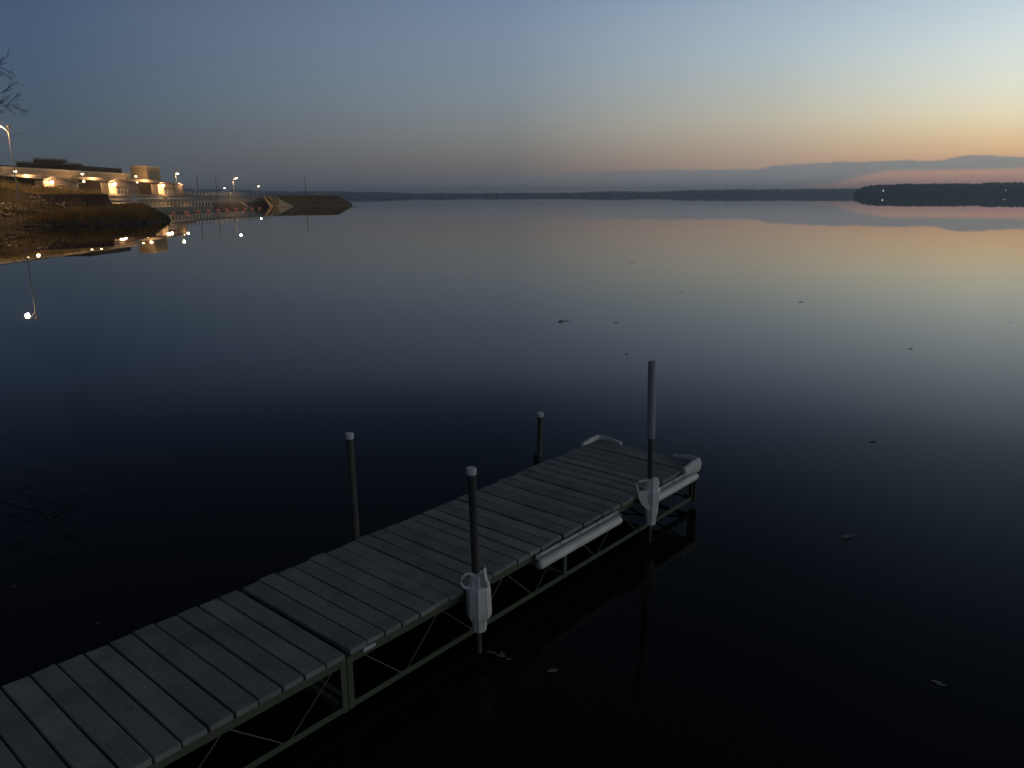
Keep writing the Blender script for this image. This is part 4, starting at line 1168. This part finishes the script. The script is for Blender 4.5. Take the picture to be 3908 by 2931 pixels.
for (x_, y_, D, r, lab) in ((3371, 728, 1985, 1.15, 'bright white light on the wooded point at right'), (3838, 726, 1985, .75, 'dim white light near the right edge of the wooded point'), (1219, 740.5, 3980, 1.5, 'tiny white light on the far shore above the embankment')):
    p = at(x_, y_, D); e = empty('shore_light', (p.x, p.y, 0), lab, 'light', 'lights on the far shores')
    mb = MB(); mb.lathe([(r * .4, -r), (r, -r * .3), (r, r * .4), (r * .5, r)], 10, p); mb.build('lamp', M['farlamp'], e)
    mb = MB(); mb.tube([(p.x, p.y + r * .9, -1), (p.x, p.y + r * .9, p.z + r)], .3, 6); mb.build('pole', M['darkpole'], e)

# ------------------------------------------------------------------ bare tree at the left, its trunk just outside the view
def tree():
    e = empty('bare_tree', (-19.6, 22.2, .6), 'bare dark branches of a leafless tree reaching in at the left edge', 'tree')
    rnd = random.Random(4)
    tr = MB(); tr.tube([(-19.9, 22.3, .3), (-19.75, 22.2, 1.2), (-19.4, 22.05, 2.6), (-19.25, 21.95, 4.2), (-19.15, 22.0, 5.6), (-19.2, 22.1, 7.2), (-19.45, 22.05, 8.6), (-19.6, 22.3, 10.2), (-19.5, 22.4, 11.6)], [.27, .22, .19, .165, .14, .11, .08, .05, .02], 10)
    tr.build('trunk', M['bark'], e, smooth=True)
    br = MB()
    def grow(p, d, L, r, lev):
        pts = [p]; dirs = []; q = p.copy(); dd = d.normalized(); n = 7
        for i in range(n):
            dd = (dd + Vector((rnd.gauss(0, .03), rnd.gauss(0, .05), rnd.gauss(0.0, .04)))).normalized()
            q = q + dd * (L / n); pts.append(q.copy()); dirs.append(dd.copy())
        br.tube(pts, [max(.003, r * (1 - .75 * i / n)) for i in range(n + 1)], 5)
        if lev <= 0: return
        for k in range(11 if lev > 1 else 4):
            f = rnd.uniform(.62, .98) if lev > 1 else rnd.uniform(.25, .9)
            i = min(n - 1, int(f * n)); b = pts[i].lerp(pts[i + 1], f * n - i)
            nd = (dirs[i] + Vector((rnd.gauss(0, .2), rnd.gauss(0, .35), (1 if k % 2 else -1) * rnd.uniform(.3, .95)))).normalized()
            grow(b, nd, L * (rnd.uniform(.04, .10) if lev > 1 else rnd.uniform(.25, .5)), r * .42, lev - 1)
    D = 22.0
    for (z0, x1, y1, r, lv) in ((6.2, 22, 232, .020, 2), (5.4, 14, 292, .014, 2), (4.9, 44, 307, .026, 2), (4.4, 52, 366, .030, 2), (4.2, 20, 385, .016, 2), (3.9, 16, 425, .012, 1)):
        a = Vector((-19.15, 22.0, z0 - .3)); b = at(x1, y1, D + rnd.uniform(-.5, .5)); d = b - a
        grow(a, d, d.length, r, lv)
    for k in range(26):
        z = 2.8 + 7.8 * k / 26 + rnd.uniform(-.2, .2); a = rnd.uniform(PI * .55, PI * 1.45)
        grow(Vector((-19.28, 22.03, z)), Vector((math.cos(a), math.sin(a), rnd.uniform(.2, .8))), rnd.uniform(1.6, 3.6) * (1.15 - .06 * z), .05, 2)
    br.build('branches', M['bark'], e)
tree()
# the near shore under the tree and at the landward end of the dock
mb = MB(); n = 40; vs, fs = [], []
out = [(-26, 33), (-20.5, 27), (-17.4, 22.5), (-15.8, 19), (-13.5, 12), (-8.6, 4.8), (-5.0, 1.9), (-3.8, .2), (-3.0, -3), (-3, -20)]
for i, (x_, y_) in enumerate(out):
    for j in range(8):
        f = j / 7; vs.append((x_ - f * 30 - .3 * noise.noise(Vector((x_, y_, j))), y_ - f * 6, -.5 + 1.5 * min(1, f * 5) + .25 * noise.noise(Vector((x_ * .5, y_ * .5, j)))))
for i in range(len(out) - 1):
    for j in range(7): fs.append((i * 8 + j, (i + 1) * 8 + j, (i + 1) * 8 + j + 1, i * 8 + j + 1))
mb.add(vs, fs); tag(mb.build('near_shore', M['bank_earth'], smooth=True), kind='structure')

# ------------------------------------------------------------------ haze
def haze(density):
    m = bpy.data.materials.new('evening_haze'); m.use_nodes = True
    nt = m.node_tree; nt.nodes.remove(nt.nodes['Principled BSDF'])
    v = nt.nodes.new('ShaderNodeVolumePrincipled'); v.inputs['Density'].default_value = density
    v.inputs['Color'].default_value = (.74, .87, 1.0, 1)
    v.inputs['Anisotropy'].default_value = 0.35
    nt.links.new(v.outputs['Volume'], nt.nodes['Material Output'].inputs['Volume'])
    mb = MB(); mb.box(-5600, 5600, -380, 5600, -2.0, 56.0)
    o = mb.build('haze', m); tag(o, kind='stuff')
HAZE = 0.00025
if HAZE: haze(HAZE)
